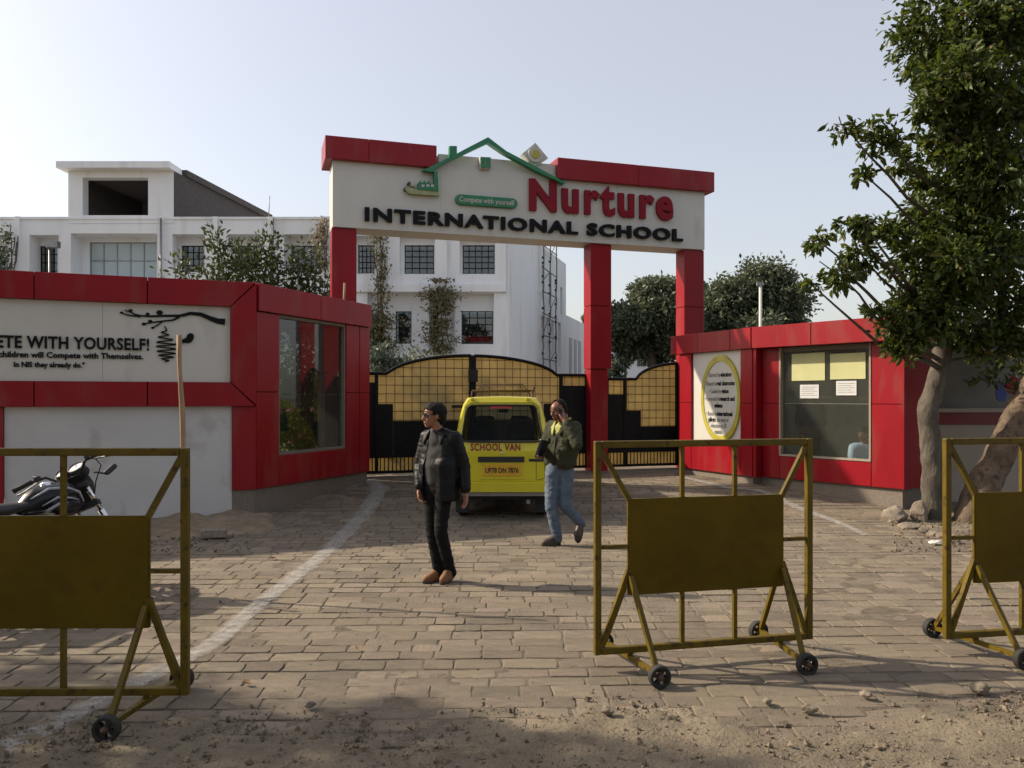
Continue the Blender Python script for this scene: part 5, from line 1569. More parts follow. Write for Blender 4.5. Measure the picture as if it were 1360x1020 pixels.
    b1 = slab('badge', -.62, -.47, .83, .86, .006, 'alloy'); b2 = slab('badge', .37, .58, .80, .84, .006, 'plastic')
    slab('tailgate_ridge', -.60, .60, .535, .548, .008, 'van')
    for sg in (-1, 1):
        slab('tail_lamp', sg * .655 - .03 * (sg > 0), sg * .655 + .03 * (sg < 0), .60, .80, .01, 'redlamp')
        slab('groove', sg * .47 - .0025, sg * .47 + .0025, .55, .80, .001, 'rubber', root, 0)
    mb = MB()
    pts = [(-.69, .16), (-.69, .0), (-.60, -.06), (.60, -.06), (.69, 0), (.69, .16)]
    for i in range(len(pts) - 1):
        a, b = pts[i], pts[i + 1]
        mb.add([(a[0], a[1], .385), (b[0], b[1], .385), (b[0], b[1], .515), (a[0], a[1], .515), (a[0] * .97, a[1] + .05, .53), (b[0] * .97, b[1] + .05, .53), (a[0] * .97, a[1] + .05, .37), (b[0] * .97, b[1] + .05, .37)], [(0, 1, 2, 3), (3, 2, 5, 4), (6, 7, 1, 0)])
    mb.build('bumper', 'van', root)
    mb = MB(); mb.box(-.66, .66, -.02, .10, .325, .372); mb.build('bumper_skirt', 'alloy', root)
    mb = MB(); mb.box(-.60, .60, .12, Lg - .1, .26, .36); mb.build('underbody', 'matblack', root)
    mb = MB(); mb.tube([(.36, .02, .24), (.36, .9, .24)], .03, 10); mb.build('exhaust_pipe', 'alloy', root)
    # wheels
    for (x, yy) in ((-.56, .48), (.56, .48), (-.56, 2.5), (.56, 2.5)):
        mb = MB(); mb.lathe([(.16, -.07), (.24, -.075), (.265, -.05), (.27, 0), (.265, .05), (.24, .075), (.16, .07)], 28, 'X', c=(x, yy, .27)); wh = mb.build('wheel', 'rubber', root)
        mb = MB(); mb.lathe([(0, -.05), (.06, -.055), (.16, -.03), (.17, -.07), (.17, .07), (.16, .03), (.06, .055), (0, .05)], 20, 'X', c=(x, yy, .27)); mb.build('rim', 'alloy', wh)
        mb = MB(); mb.box(x - .09, x + .09, yy - .33, yy - .32, .08, .3); mb.build('mud_flap', 'rubber', wh)
    # seats
    for (x, yy, wd) in ((-.29, 1.0, .42), (.29, 1.0, .42), (-.28, 2.0, .4), (.28, 2.0, .4)):
        hs = [[((x - wd * .36, yy, .75), .07), ((x + wd * .36, yy, .75), .07), ((x - wd * .33, yy + .06, 1.22), .06), ((x + wd * .33, yy + .06, 1.22), .06)],
              [((x - .1, yy + .08, 1.36), .055), ((x + .1, yy + .08, 1.36), .055)], [((x - .06, yy + .07, 1.2), .02), ((x - .06, yy + .08, 1.36), .02)], [((x + .06, yy + .07, 1.2), .02), ((x + .06, yy + .08, 1.36), .02)],
              [((x - wd * .36, yy - .02, .7), .07), ((x + wd * .36, yy - .02, .7), .07), ((x - wd * .36, yy + .4, .72), .08), ((x + wd * .36, yy + .4, .72), .08)]]
        blob('seat', hs, 'seat', root, .02, 3)
    mb = MB(); mb.box(-.58, .58, .3, 2.9, .45, .5); mb.build('cabin_floor', 'matblack', root)
    mb = MB(); mb.box(-.58, .58, .34, .42, .5, 1.08); mb.build('rear_bench', 'seat', root)
    mb = MB(); mb.box(-.58, .58, 2.72, 2.85, .5, 1.0); mb.build('dashboard', 'plastic', root)
    mb = MB(); mb.box(-.06, .1, 2.3, 2.32, 1.46, 1.52); mb.build('inner_mirror', 'plastic', root)
    # red sticker on the rear glass
    mb = MB(); zz = 1.545; mb.add([(-.17, rearY(zz) + .005, 1.535), (.13, rearY(zz) + .005, 1.535), (.13, rearY(zz) + .014, 1.565), (-.17, rearY(zz) + .014, 1.565)], [(0, 1, 2, 3)]); mb.build('window_sticker', 'redlamp', root)
    for x in (-.42, .36):
        mb = MB(); mb.box(x - .02, x + .02, .22, .3, 1.655, 1.685); mb.build('hinge', 'van', root)
    # roof carrier
    zc = 1.80
    rk = [(-.44, .75), (.44, .75), (.44, 2.3), (-.44, 2.3)]
    mb = MB(); mb.tube([(x, y_, zc) for x, y_ in rk], .009, 6, closed=True); mb.build('roof_rack', 'rust', root)
    mb = MB(); mb.tube([(-.36, .75, zc), (-.28, .75, zc + .09), (.30, .75, zc + .09), (.36, .75, zc)], .008, 6); mb.build('rack_rail', 'rust', root)
    mb = MB(); mb.tube([(-.36, 2.3, zc), (-.28, 2.3, zc + .11), (.30, 2.3, zc + .11), (.36, 2.3, zc)], .008, 6); mb.build('rack_rail', 'rust', root)
    for k in range(5):
        y_ = .95 + k * .3; mb = MB(); mb.tube([(-.44, y_, zc), (.44, y_, zc)], .009, 5); mb.build('rack_bar', 'rust', root)
    for (x, y_) in rk:
        mb = MB(); mb.tube([(x, y_, zc), (x * 1.06, y_, 1.64)], .012, 6); mb.build('rack_leg', 'rust', root)
    mb = MB(); mb.tube([(.46, .8, zc - .02), (.47, .75, zc + .05)], .014, 6); mb.build('rack_post', 'rust', root)
    return root
van()

# ================================================================== MOTORCYCLE
def motorcycle():
    base = (-3.76, 6.60, 0.012)
    root = thing('motorcycle', 'black and silver motorcycle leaning on its stand behind the left barrier', 'motorcycle', base, (R(-12), 0, R(66)))
    root.scale = (1.07, 1.07, 1.07)
    def wheel(c, par=root, Mx=None):
        mb = MB(Mx); mb.lathe([(.235, -.045), (.275, -.05), (.295, -.03), (.30, 0), (.295, .03), (.275, .05), (.235, .045)], 36, 'Y', c=c); w_ = mb.build('wheel', 'rubber', par)
        mb = MB(Mx); mb.lathe([(.215, -.04), (.24, -.046), (.24, .046), (.215, .04), (.215, -.04)], 32, 'Y', c=c); mb.lathe([(0, -.06), (.05, -.06), (.05, .06), (0, .06)], 14, 'Y', c=c)
        for k in range(6):
            t = k * math.pi / 3; mb.tube([(c[0] + .04 * math.cos(t), c[1], c[2] + .04 * math.sin(t)), (c[0] + .22 * math.cos(t), c[1], c[2] + .22 * math.sin(t))], .016, 6)
        mb.build('rim', 'alloy', w_)
    wheel((-.63, 0, .30))
    # frame, engine, exhaust
    mb = MB()
    mb.tube([(.36, 0, .84), (.18, 0, .45), (.12, 0, .26), (-.2, 0, .24), (-.3, 0, .45), (-.42, 0, .70)], .022, 8); mb.tube([(.34, 0, .80), (-.1, 0, .70), (-.75, 0, .74)], .02, 8)
    mb.tube([(-.2, .09, .32), (-.63, .09, .30)], .018, 8); mb.tube([(-.2, -.09, .32), (-.63, -.09, .30)], .018, 8); mb.build('frame', 'plastic', root)
    blob('engine', [[((-.05, 0, .36), (.17, .12, .10)), ((.1, 0, .36), (.1, .11, .10))], [((.08, 0, .45), (.07, .08, .05)), ((.04, 0, .62), (.08, .085, .05))], [((-.08, -.13, .36), (.09, .03, .09))], [((-.08, .13, .36), (.09, .03, .09))]], 'alloy', root, .014, 2)
    for k in range(6):
        mb = MB(); mb.box(-.03, .16, -.10, .10, .46 + k * .03, .468 + k * .03); mb.build('cooling_fin', 'alloy', root)
    mb = MB(); mb.tube([(.14, -.08, .50), (.24, -.1, .42), (.16, -.13, .25), (-.2, -.15, .22), (-.45, -.16, .25)], .02, 8); mb.tube([(-.42, -.16, .25), (-.5, -.17, .27), (-.95, -.18, .36)], [.022, .048, .045], 12); mb.build('exhaust', 'chrome', root)
    for sg in (-1, 1):
        mb = MB(); mb.tube([(-.6, sg * .12, .31), (-.5, sg * .13, .68)], .028, 10); mb.build('shock_absorber', 'bikesilver', root)
        mb = MB(); mb.tube([(-.05, sg * .12, .30), (-.05, sg * .26, .29)], .018, 8); mb.build('foot_peg', 'rubber', root)
    mb = MB(); mb.tube([(-.05, .1, .26), (-.1, .24, .0)], .012, 6); mb.build('side_stand', 'plastic', root)
    # tank, seat, tail
    tank = blob('tank', [[((.22, 0, .84), (.16, .135, .11)), ((.05, 0, .83), (.14, .12, .10)), ((-.10, 0, .77), (.06, .07, .05))], [((.2, .09, .75), (.14, .05, .08)), ((.2, -.09, .75), (.14, .05, .08))]], 'bikeblack', root, .012, 5)
    def tank_line(pts, r, mat):
        for sg in (-1, 1):
            mb = MB(); mb.tube([(x, sg * y_, z) for x, y_, z in pts], r, 6); mb.build('tank_stripe', mat, tank)
    tank_line([(-.08, .085, .83), (.06, .105, .89), (.2, .115, .885), (.31, .11, .84), (.34, .11, .76)], [.006, .011, .012, .012, .007], 'bikesilver')
    tank_line([(-.02, .118, .765), (.1, .139, .815), (.2, .145, .80), (.28, .135, .78)], [.004, .010, .008, .003], 'bikesilver')
    tank_line([(.0, .13, .72), (.1, .146, .765), (.18, .146, .765)], [.014, .011, .003], 'bikesilver')
    mb = MB(); mb.lathe([(0, .955), (.035, .955), (.045, .945), (.045, .92)], 16, 'Z', c=(.12, 0, 0)); mb.build('tank_cap', 'chrome', tank)
    blob('seat', [[((-.1, 0, .79), (.06, .09, .035)), ((-.3, 0, .765), (.1, .125, .045)), ((-.48, 0, .79), (.08, .12, .05))], [((-.5, 0, .79), (.08, .115, .05)), ((-.78, 0, .85), (.06, .09, .04))]], 'plastic', root, .014, 4)
    blob('tail_cowl', [[((-.4, 0, .69), (.1, .11, .05)), ((-.75, 0, .77), (.12, .09, .05)), ((-.92, 0, .82), (.03, .06, .03))]], 'bikeblack', root, .016, 3)
    for sg in (-1, 1):
        mb = MB(); mb.tube([(-.45, sg * .14, .80), (-.6, sg * .145, .86), (-.86, sg * .12, .93)], [.02, .03, .012], 8); mb.build('grab_rail', 'bikesilver', root)
        blob('side_panel', [[((-.15, sg * .12, .62), (.1, .02, .08)), ((-.38, sg * .12, .66), (.06, .02, .05))]], 'bikeblack', root, .014, 2)
    mb = MB(); mb.box(-.97, -.93, -.06, .06, .76, .82); mb.build('tail_lamp', 'redlamp', root)
    def fender(c, a0, a1, r_, wd, Mx, mat):
        mb = MB(Mx); vs, fs = [], []
        n = 14
        for i in range(n + 1):
            t = R(a0 + (a1 - a0) * i / n)
            for k, (yy, dr) in enumerate(((-1, -.03), (-.6, 0), (0, .012), (.6, 0), (1, -.03))): vs.append((c[0] + (r_ + dr) * math.cos(t), yy * wd, c[2] + (r_ + dr) * math.sin(t)))
        for i in range(n):
            for k in range(4): fs.append((i * 5 + k, i * 5 + k + 1, i * 5 + k + 6, i * 5 + k + 5))
        mb.add(vs, fs, 0, True); return mb.build('fender', mat, root)
    fender((-.63, 0, .30), 60, 175, .345, .075, None, 'plastic')
    # steering assembly, turned to the left
    p = Vector((.38, 0, .84)); ax = Vector((-.44, 0, .90)).normalized()
    St = Matrix.Translation(p) @ Matrix.Rotation(R(34), 4, ax) @ Matrix.Translation(-p)
    fa = Vector((.66, 0, .30))
    wheel(tuple(fa), root, St)
    fender(tuple(fa), 20, 140, .34, .065, St, 'bikeblack')
    for sg in (-1, 1):
        mb = MB(St); mb.tube([(fa.x, sg * .085, fa.z), (.47, sg * .085, .66)], .026, 10); mb.tube([(.47, sg * .085, .66), (.36, sg * .085, .90)], .019, 10); mb.build('fork_leg', 'chrome', root)
    mb = MB(St); mb.box(.33, .42, -.11, .11, .86, .90); mb.box(.40, .47, -.11, .11, .70, .74); mb.build('fork_yoke', 'plastic', root)
    bar = [(.20, .37, 1.02), (.26, .25, 1.045), (.33, .16, 1.05), (.355, .08, .97), (.355, -.08, .97), (.33, -.16, 1.05), (.26, -.25, 1.045), (.20, -.37, 1.02)]
    mb = MB(St); mb.tube(bar, .012, 8); hb = mb.build('handlebar', 'plastic', root)
    for sg in (-1, 1):
        mb = MB(St); mb.tube([(.205, sg * .36, 1.022), (.265, sg * .24, 1.046)], .019, 10); mb.tube([(.198, sg * .372, 1.018), (.206, sg * .356, 1.023)], .023, 10); mb.build('grip', 'rubber', hb)
        mb = MB(St); mb.tube([(.30, sg * .20, 1.05), (.335, sg * .24, 1.035), (.30, sg * .36, 1.00), (.285, sg * .39, .995)], [.008, .007, .006, .008], 6); mb.build('lever', 'alloy', hb)
        blob_m = MB(St); blob_m.box(.265, .315, sg * .205 - .022, sg * .205 + .022, 1.035, 1.075); blob_m.build('switch_block', 'plastic', hb, .008, 2)
        mb = MB(St); mb.tube([(.30, sg * .20, 1.07), (.33, sg * .25, 1.10)], .006, 6); mb.build('lever_clamp', 'plastic', hb)
    # brake cable
    mb = MB(St); mb.tube([(.34, -.24, 1.03), (.40, -.24, .98), (.42, -.15, .88), (.42, -.1, .78)], .005, 6); mb.build('cable', 'rubber', hb)
    # headlamp cowl with two round gauges and a folded-down mirror
    cow = [[((.44, 0, .96), (.05, .11, .07)), ((.52, 0, .90), (.06, .10, .09)), ((.50, 0, .80), (.05, .08, .05))], [((.40, .10, .99), (.03, .05, .05)), ((.40, -.10, .99), (.03, .05, .05)), ((.47, 0, 1.06), (.03, .05, .03))]]
    rot3 = St.to_3x3()
    cow2 = [[(St @ Vector(c), r_, rot3) for c, r_ in h] for h in cow]
    ck = blob('headlamp_cowl', cow2, 'plastic', root, .012, 3)
    gd = Vector((-.62, 0, .78)).normalized()
    for (yy, rad) in ((.055, .048), (-.062, .060)):
        g0 = Vector((.385, yy, 1.035)); Mg = St @ Matrix.Translation(g0) @ gd.to_track_quat('Z', 'Y').to_matrix().to_4x4()
        mb = MB(Mg); mb.lathe([(rad * 1.12, -.03), (rad * 1.15, .012), (rad, .018), (rad * .97, .010)], 20, 'Z'); ga = mb.build('gauge', 'plastic', root)
        mb = MB(Mg); mb.lathe([(rad * .98, .009), (0, .0105)], 20, 'Z'); mb.build('dial', 'dial', ga)
        mb = MB(Mg); mb.box(-.002, .002, -.005, rad * .7, .0115, .0135); mb.build('needle', 'redlamp', ga)
    mb = MB(St); mb.lathe([(.0, 0), (.07, .0), (.08, -.02), (.078, -.03)], 20, 'X', c=(.585, 0, .90)); mb.build('headlamp', 'dial', root)
    mr = [St @ Vector(q) for q in ((.42, -.16, .96), (.46, -.22, .92))]
    mb = MB(); mb.tube(mr, .008, 6); mb.build('mirror_stem', 'plastic', root)
    blob('mirror', [[(St @ Vector((.47, -.24, .92)), (.035, .02, .022)), (St @ Vector((.53, -.29, .96)), (.03, .018, .024))]], 'plastic', root, .008, 2)
motorcycle()

# ================================================================== PEOPLE
def Rz(t): return Matrix.Rotation(-t, 3, 'Z')
def loc3(c, t, lat, fwd, up=0): return Vector(c) + Vector((math.cos(t), -math.sin(t), 0)) * lat + Vector((-math.sin(t), -math.cos(t), 0)) * fwd + Vector((0, 0, up))

def head_hulls(c, t, pitch=0.0):
    """c: head centre; t: yaw to the viewer's left"""
    rot = Rz(t) @ Matrix.Rotation(pitch, 3, 'X')
    def q(lat, fwd, up): return Vector(c) + rot @ Vector((lat, -fwd, up))
    H = [[(q(0, -.012, .035), (.076, .094, .085), rot), (q(0, .03, .03), (.068, .064, .075), rot)],
         [(q(0, .02, .0), (.066, .068, .06), rot), (q(0, .045, -.05), (.05, .045, .04), rot), (q(0, .062, -.088), (.028, .026, .022), rot)],
         [(q(-.034, .078, .022), .014), (q(.034, .078, .022), .014), (q(0, .084, .03), .012)],
         [(q(0, .090, .012), .009), (q(0, .112, -.028), (.011, .011, .010), rot)],
         [(q(-.013, .098, -.032), .009), (q(.013, .098, -.032), .009)],
         [(q(-.018, .082, -.058), .008), (q(.018, .082, -.058), .008), (q(0, .092, -.056), .008)],
         [(q(-.016, .080, -.070), .008), (q(.016, .080, -.070), .008), (q(0, .089, -.071), .008)],
         [(q(-.040, .062, -.018), .022)], [(q(.040, .062, -.018), .022)]]
    for sg in (-1, 1):
        H.append([(q(sg * .077, -.008, .012), (.008, .018, .016), rot), (q(sg * .074, .0, -.025), (.007, .010, .010), rot)])
    return H, q, rot

def cap(a, ra, b, rb): return [(Vector(a), ra), (Vector(b), rb)]
def limb(pts, rs):
    return [cap(p, r, q, s_) for p, r, q, s_ in zip(pts[:-1], rs[:-1], pts[1:], rs[1:])]

def hand_hulls(wrist, d, n, thumb_side, curl=.5, k=1.0):
    """d: direction the hand points, n: palm normal, thumb_side: +1/-1 along d x n"""
    d = Vector(d).normalized(); n = (Vector(n) - d * Vector(n).dot(d)).normalized(); s_ = d.cross(n) * thumb_side
    w = Vector(wrist); H = []
    kn = [w + d * .085 * k + s_ * o for o in (.030, .010, -.011, -.030)]
    H.append([(w, .021 * k), (w + d * .045 * k + s_ * .022, .016 * k), (w + d * .045 * k - s_ * .022, .016 * k)] + [(q, .0115 * k) for q in (kn[0], kn[3])])
    for q, L_ in zip(kn, (.068, .076, .070, .054)):
        a = q; dirn = d.copy(); ang = curl * .55
        for j, f in enumerate((.45, .32, .23)):
            dirn = (dirn * math.cos(ang) + n * math.sin(ang)).normalized() if j == 0 else (dirn + n * curl * .8).normalized()
            b = a + dirn * L_ * f * k; H.append(cap(a, (.0098 - j * .0008) * k, b, (.0090 - j * .001) * k)); a = b
    a = w + d * .025 * k + s_ * .024; b = a + (d * .65 + s_ * .65 + n * .3).normalized() * .042 * k; c = b + (d * .9 + s_ * .1 + n * .4).normalized() * .034 * k
    H.append(cap(a, .0135 * k, b, .0115 * k)); H.append(cap(b, .011 * k, c, .009 * k))
    return H

def shoe(toe, heel, ank, mat, parent, name='shoe', lift=0.0):
    toe, heel, ank = Vector(toe), Vector(heel), Vector(ank)
    d = (toe - heel).normalized(); up = Vector((0, 0, 1)); s_ = d.cross(up).normalized(); up = s_.cross(d)
    H = [[(heel + d * .035 + up * .045, .036), (heel + d * .10 + up * .045, .040), (toe - d * .075 + up * .036, .043), (toe - d * .035 + up * .028, .032), (heel + d * .03 + up * .012, .034), (toe - d * .07 + up * .012, .042)],
         [(heel + d * .04 + up * .05, .037), (ank, .046), (heel + d * .13 + up * .06, .036)]]
    so = blob(name, H, mat, parent, .009, 3)
    M3 = Matrix((s_, d, up)).transposed()
    mb = MB(); n = 18; ring = []
    for k in range(n):
        a = 2 * math.pi * k / n; y_ = math.sin(a) * .5 + .5; wd = (.034 + .014 * y_) * math.cos(a)
        ring.append((wd, y_ * ((toe - heel).length + .004) - .002))
    vs = []
    for z in (-.006, .016):
        for (x_, y_) in ring: vs.append(heel + M3 @ Vector((x_, y_, z)))
    mb.add(vs, [list(range(n))[::-1], list(range(n, 2 * n))] + [(k, (k + 1) % n, n + (k + 1) % n, n + k) for k in range(n)]); mb.build('sole', 'sole', so)
    return so

def hair_blob(name, c, t, parent, rot, q, style, mat='hair'):
    Hh = [[(q(0, -.018, .045), (.086, .104, .090), rot), (q(0, .035, .058), (.072, .062, .070), rot)], [(q(0, -.05, .0), (.076, .066, .075), rot), (q(0, -.06, -.045), (.055, .045, .04), rot)]]
    inv = rot.inverted()
    def cut(p):
        l = inv @ (p - Vector(c)); lat, fwd, up = l.x, -l.y, l.z
        if style == 'full':
            if fwd > .035 and up < .072 - .25 * abs(lat): return True
            if up < .01 and fwd > -.02: return True
            if fwd > .018 and up < -.0: return True
            if abs(lat) > .06 and up < -.005 and fwd > -.045: return True
            return up < -.075
        if fwd > -.012 and up < .10 - .2 * abs(lat): return True
        if up < .0 and fwd > -.035: return True
        if fwd > .02: return True
        return up < -.07
    return blob(name, Hh, mat, parent, .008, 3, .006 if style == 'full' else .002, 30, cut, .004)

def brow_eye(parent, q, rot, eyes=True):
    for sg in (-1, 1):
        mb = MB(); mb.tube([q(sg * .052, .068, .036), q(sg * .034, .086, .042), q(sg * .015, .094, .037)], [.004, .0055, .004], 6); mb.build('eyebrow', 'hair', parent)
        if eyes:
            bm_ = blob('eye', [[(q(sg * .031, .080, .010), (.013, .008, .006), rot)]], 'hair', parent, .004, 1)
    mb = MB(); mb.tube([q(-.022, .090, -.064), q(0, .0985, -.063), q(.022, .090, -.064)], .003, 5); mb.build('lip_line', 'maroon', parent)

# ---- man in the black leather jacket
def man_leather():
    B = Vector((P(586, 528, 7.55).x, 7.55, .012))
    root = thing('person', 'person in sunglasses, black leather jacket and brown shoes, walking left', 'person', B)
    t = R(35); th = R(68)
    hc = (-.062, -.03, 1.535)
    Hh, q, rot = head_hulls(hc, th, R(-2))
    ch = Vector((-.005, .01, 1.22)); hip = Vector((-.03, .0, .90)); nb = Vector((-.03, .0, 1.385))
    rt = Rz(t)
    shR = loc3((-.005, .01, 1.335), t, .165, .0); shL = loc3((-.005, .01, 1.335), t, -.165, .0)
    elR, wrR = Vector((.215, -.06, 1.07)), Vector((.235, -.13, .845))
    elL, wrL = Vector((-.215, .10, 1.07)), Vector((-.20, -.02, .86))
    hpN, knN, anN = Vector((.03, -.045, .86)), Vector((.005, -.12, .49)), Vector((.085, .045, .115))
    hpF, knF, anF = Vector((-.095, .045, .86)), Vector((-.085, -.01, .48)), Vector((-.025, .06, .095))
    H = list(Hh)
    H += limb([Vector(hc) + Vector((.015, .01, -.06)), nb, nb + Vector((0, 0, -.06))], [.052, .056, .07])
    H += [[(loc3(ch, t, -.10, 0, .06), (.075, .08, .09), rt), (loc3(ch, t, .10, 0, .06), (.075, .08, .09), rt), (loc3(ch, t, 0, .01, -.10), (.14, .10, .1), rt)],
          [(loc3(ch, t, 0, .03, -.12), (.14, .11, .1), rt), (hip, (.145, .10, .10), rt)], [(shL, .055), (shR, .055), (nb, .05)]]
    H += limb([shR, elR, wrR], [.052, .042, .028]) + limb([shL, elL, wrL], [.052, .042, .028])
    H += limb([hpN, knN, anN], [.082, .055, .042]) + limb([hpF, knF, anF], [.082, .055, .042])
    H += [cap(anN, .036, anN + Vector((-.01, -.03, -.05)), .026), cap(anF, .036, anF + Vector((-.02, -.02, -.05)), .026)]
    H += hand_hulls(wrR, (.0, -.06, -1), (-.8, -.5, 0), -1, .55) + hand_hulls(wrL, (.1, -.3, -.9), (.8, -.4, 0), 1, .9)
    body = blob('body', H, 'skin', root, .0075, 2)
    hair_blob('hair', hc, th, root, rot, q, 'full')
    brow_eye(root, q, rot, False)
    # stubble
    # sunglasses
    sg_ = None
    for s_ in (-1, 1):
        mb = MB(); pts = []
        for k in range(12):
            a = 2 * math.pi * k / 12
            lat, up = s_ * .034 + .027 * math.cos(a), .010 + .019 * math.sin(a) - (.004 if math.sin(a) < 0 else 0)
            pts.append(q(lat, .101 - .25 * abs(lat) * abs(lat) / .06, up))
        pts2 = [p + (rot @ Vector((0, .004, 0))) for p in pts]
        mb.add(pts + pts2, [list(range(12)), list(range(23, 11, -1))] + [(k, (k + 1) % 12, 12 + (k + 1) % 12, 12 + k) for k in range(12)])
        if sg_ is None: sg_ = mb.build('sunglasses', 'shades', root)
        else: mb.build('lens', 'shades', sg_)
        mb = MB(); mb.tube([q(s_ * .060, .080, .018), q(s_ * .080, .03, .018), q(s_ * .082, -.02, .012)], .0035, 6); mb.build('temple', 'shades', sg_)
    mb = MB(); mb.tube([q(-.012, .107, .016), q(.012, .107, .016)], .003, 6); mb.build('bridge', 'shades', sg_)
    # grey T-shirt with belly
    Ht = [[(loc3(ch, t, -.10, .0, .07), (.08, .095, .09), rt), (loc3(ch, t, .10, .0, .07), (.08, .095, .09), rt), (loc3(ch, t, 0, .03, -.06), (.15, .115, .12), rt)],
          [(loc3(ch, t, 0, .045, -.14), (.15, .12, .12), rt), (loc3(ch, t, 0, .03, -.29), (.15, .115, .07), rt)], [(nb + Vector((0, 0, -.015)), .074), (loc3(ch, t, 0, .02, .07), .105)]]
    blob('t_shirt', Ht, 'tee', root, .012, 4, .006, 9)
    # trousers
    Hp = [[(hip + Vector((0, 0, .06)), (.152, .112, .05), rt), (hpN, .098), (hpF, .098)]]
    Hp += limb([hpN, knN, anN + Vector((0, 0, -.045))], [.088, .062, .054]) + limb([hpF, knF, anF + Vector((0, 0, -.035))], [.088, .062, .054])
    blob('trousers', Hp, 'blackjean', root, .011, 3, .005, 10, stretchz=2.2, disp=lambda p: .006 * mnoise.noise(Vector((p.x * 12, p.y * 12, p.z * 40))) * (1 if p.z < .55 else .3))
    # open jacket
    tb = loc3(ch, t, 0, -.01, 0)
    Hj = [[(loc3(tb, t, -.105, 0, .08), (.08, .105, .075), rt), (loc3(tb, t, .105, 0, .08), (.08, .105, .075), rt), (loc3(tb, t, -.105, .01, -.12), (.095, .13, .1), rt), (loc3(tb, t, .105, .01, -.12), (.095, .13, .1), rt)],
          [(loc3(tb, t, -.105, .02, -.12), (.095, .135, .1), rt), (loc3(tb, t, .105, .02, -.12), (.095, .135, .1), rt), (loc3(tb, t, -.115, .02, -.46), (.10, .135, .04), rt), (loc3(tb, t, .115, .02, -.46), (.10, .135, .04), rt)],
          [(nb + Vector((0, .01, -.02)), .075), (shL, .060), (shR, .060)]]
    Hj += limb([shR, elR, wrR + Vector((0, 0, .03))], [.066, .056, .043]) + limb([shL, elL, wrL + Vector((0, 0, .03))], [.066, .056, .043])
    def cutj(p):
        l = p - tb; lat = l.x * math.cos(t) - l.y * math.sin(t); fwd = -l.x * math.sin(t) - l.y * math.cos(t)
        if l.z < -.455: return l.z < -.455 and abs(lat) < .22 and p.z < .79
        w_ = .055 + .10 * max(0, -l.z) if l.z < .08 else .055 - .2 * (l.z - .08)
        return fwd > .03 and -w_ * 1.15 < lat < w_ * .75 and l.z < .2
    def foldj(p):
        # leather creases round the sleeves
        return .005 * mnoise.noise(Vector((p.x * 14, p.y * 14, p.z * 50))) * (1 if abs(p.x) > .15 else .35)
    blob('leather_jacket', Hj, 'leather', root, .010, 3, .005, 6, cutj, .006, 1.3, disp=foldj)
    # collar flaps
    for sg in (-1, 1):
        a = loc3(nb, t, sg * .055, .055, .01); b = loc3(nb, t, sg * .10, .085, -.10); c_ = loc3(nb, t, sg * .125, .05, -.02); d_ = loc3(nb, t, sg * .07, -.04, .03)
        blob('collar', [[(a, .012), (b, .012), (c_, .012)], [(a, .012), (c_, .012), (d_, .012)]], 'leather', root, .008, 2)
    shoe((.005, -.115, .0), (.110, .095, .035), anN, 'brownshoe', root)
    shoe((-.165, -.060, .0), (.020, .095, .0), anF, 'brownshoe', root)
    return root
man_leather()

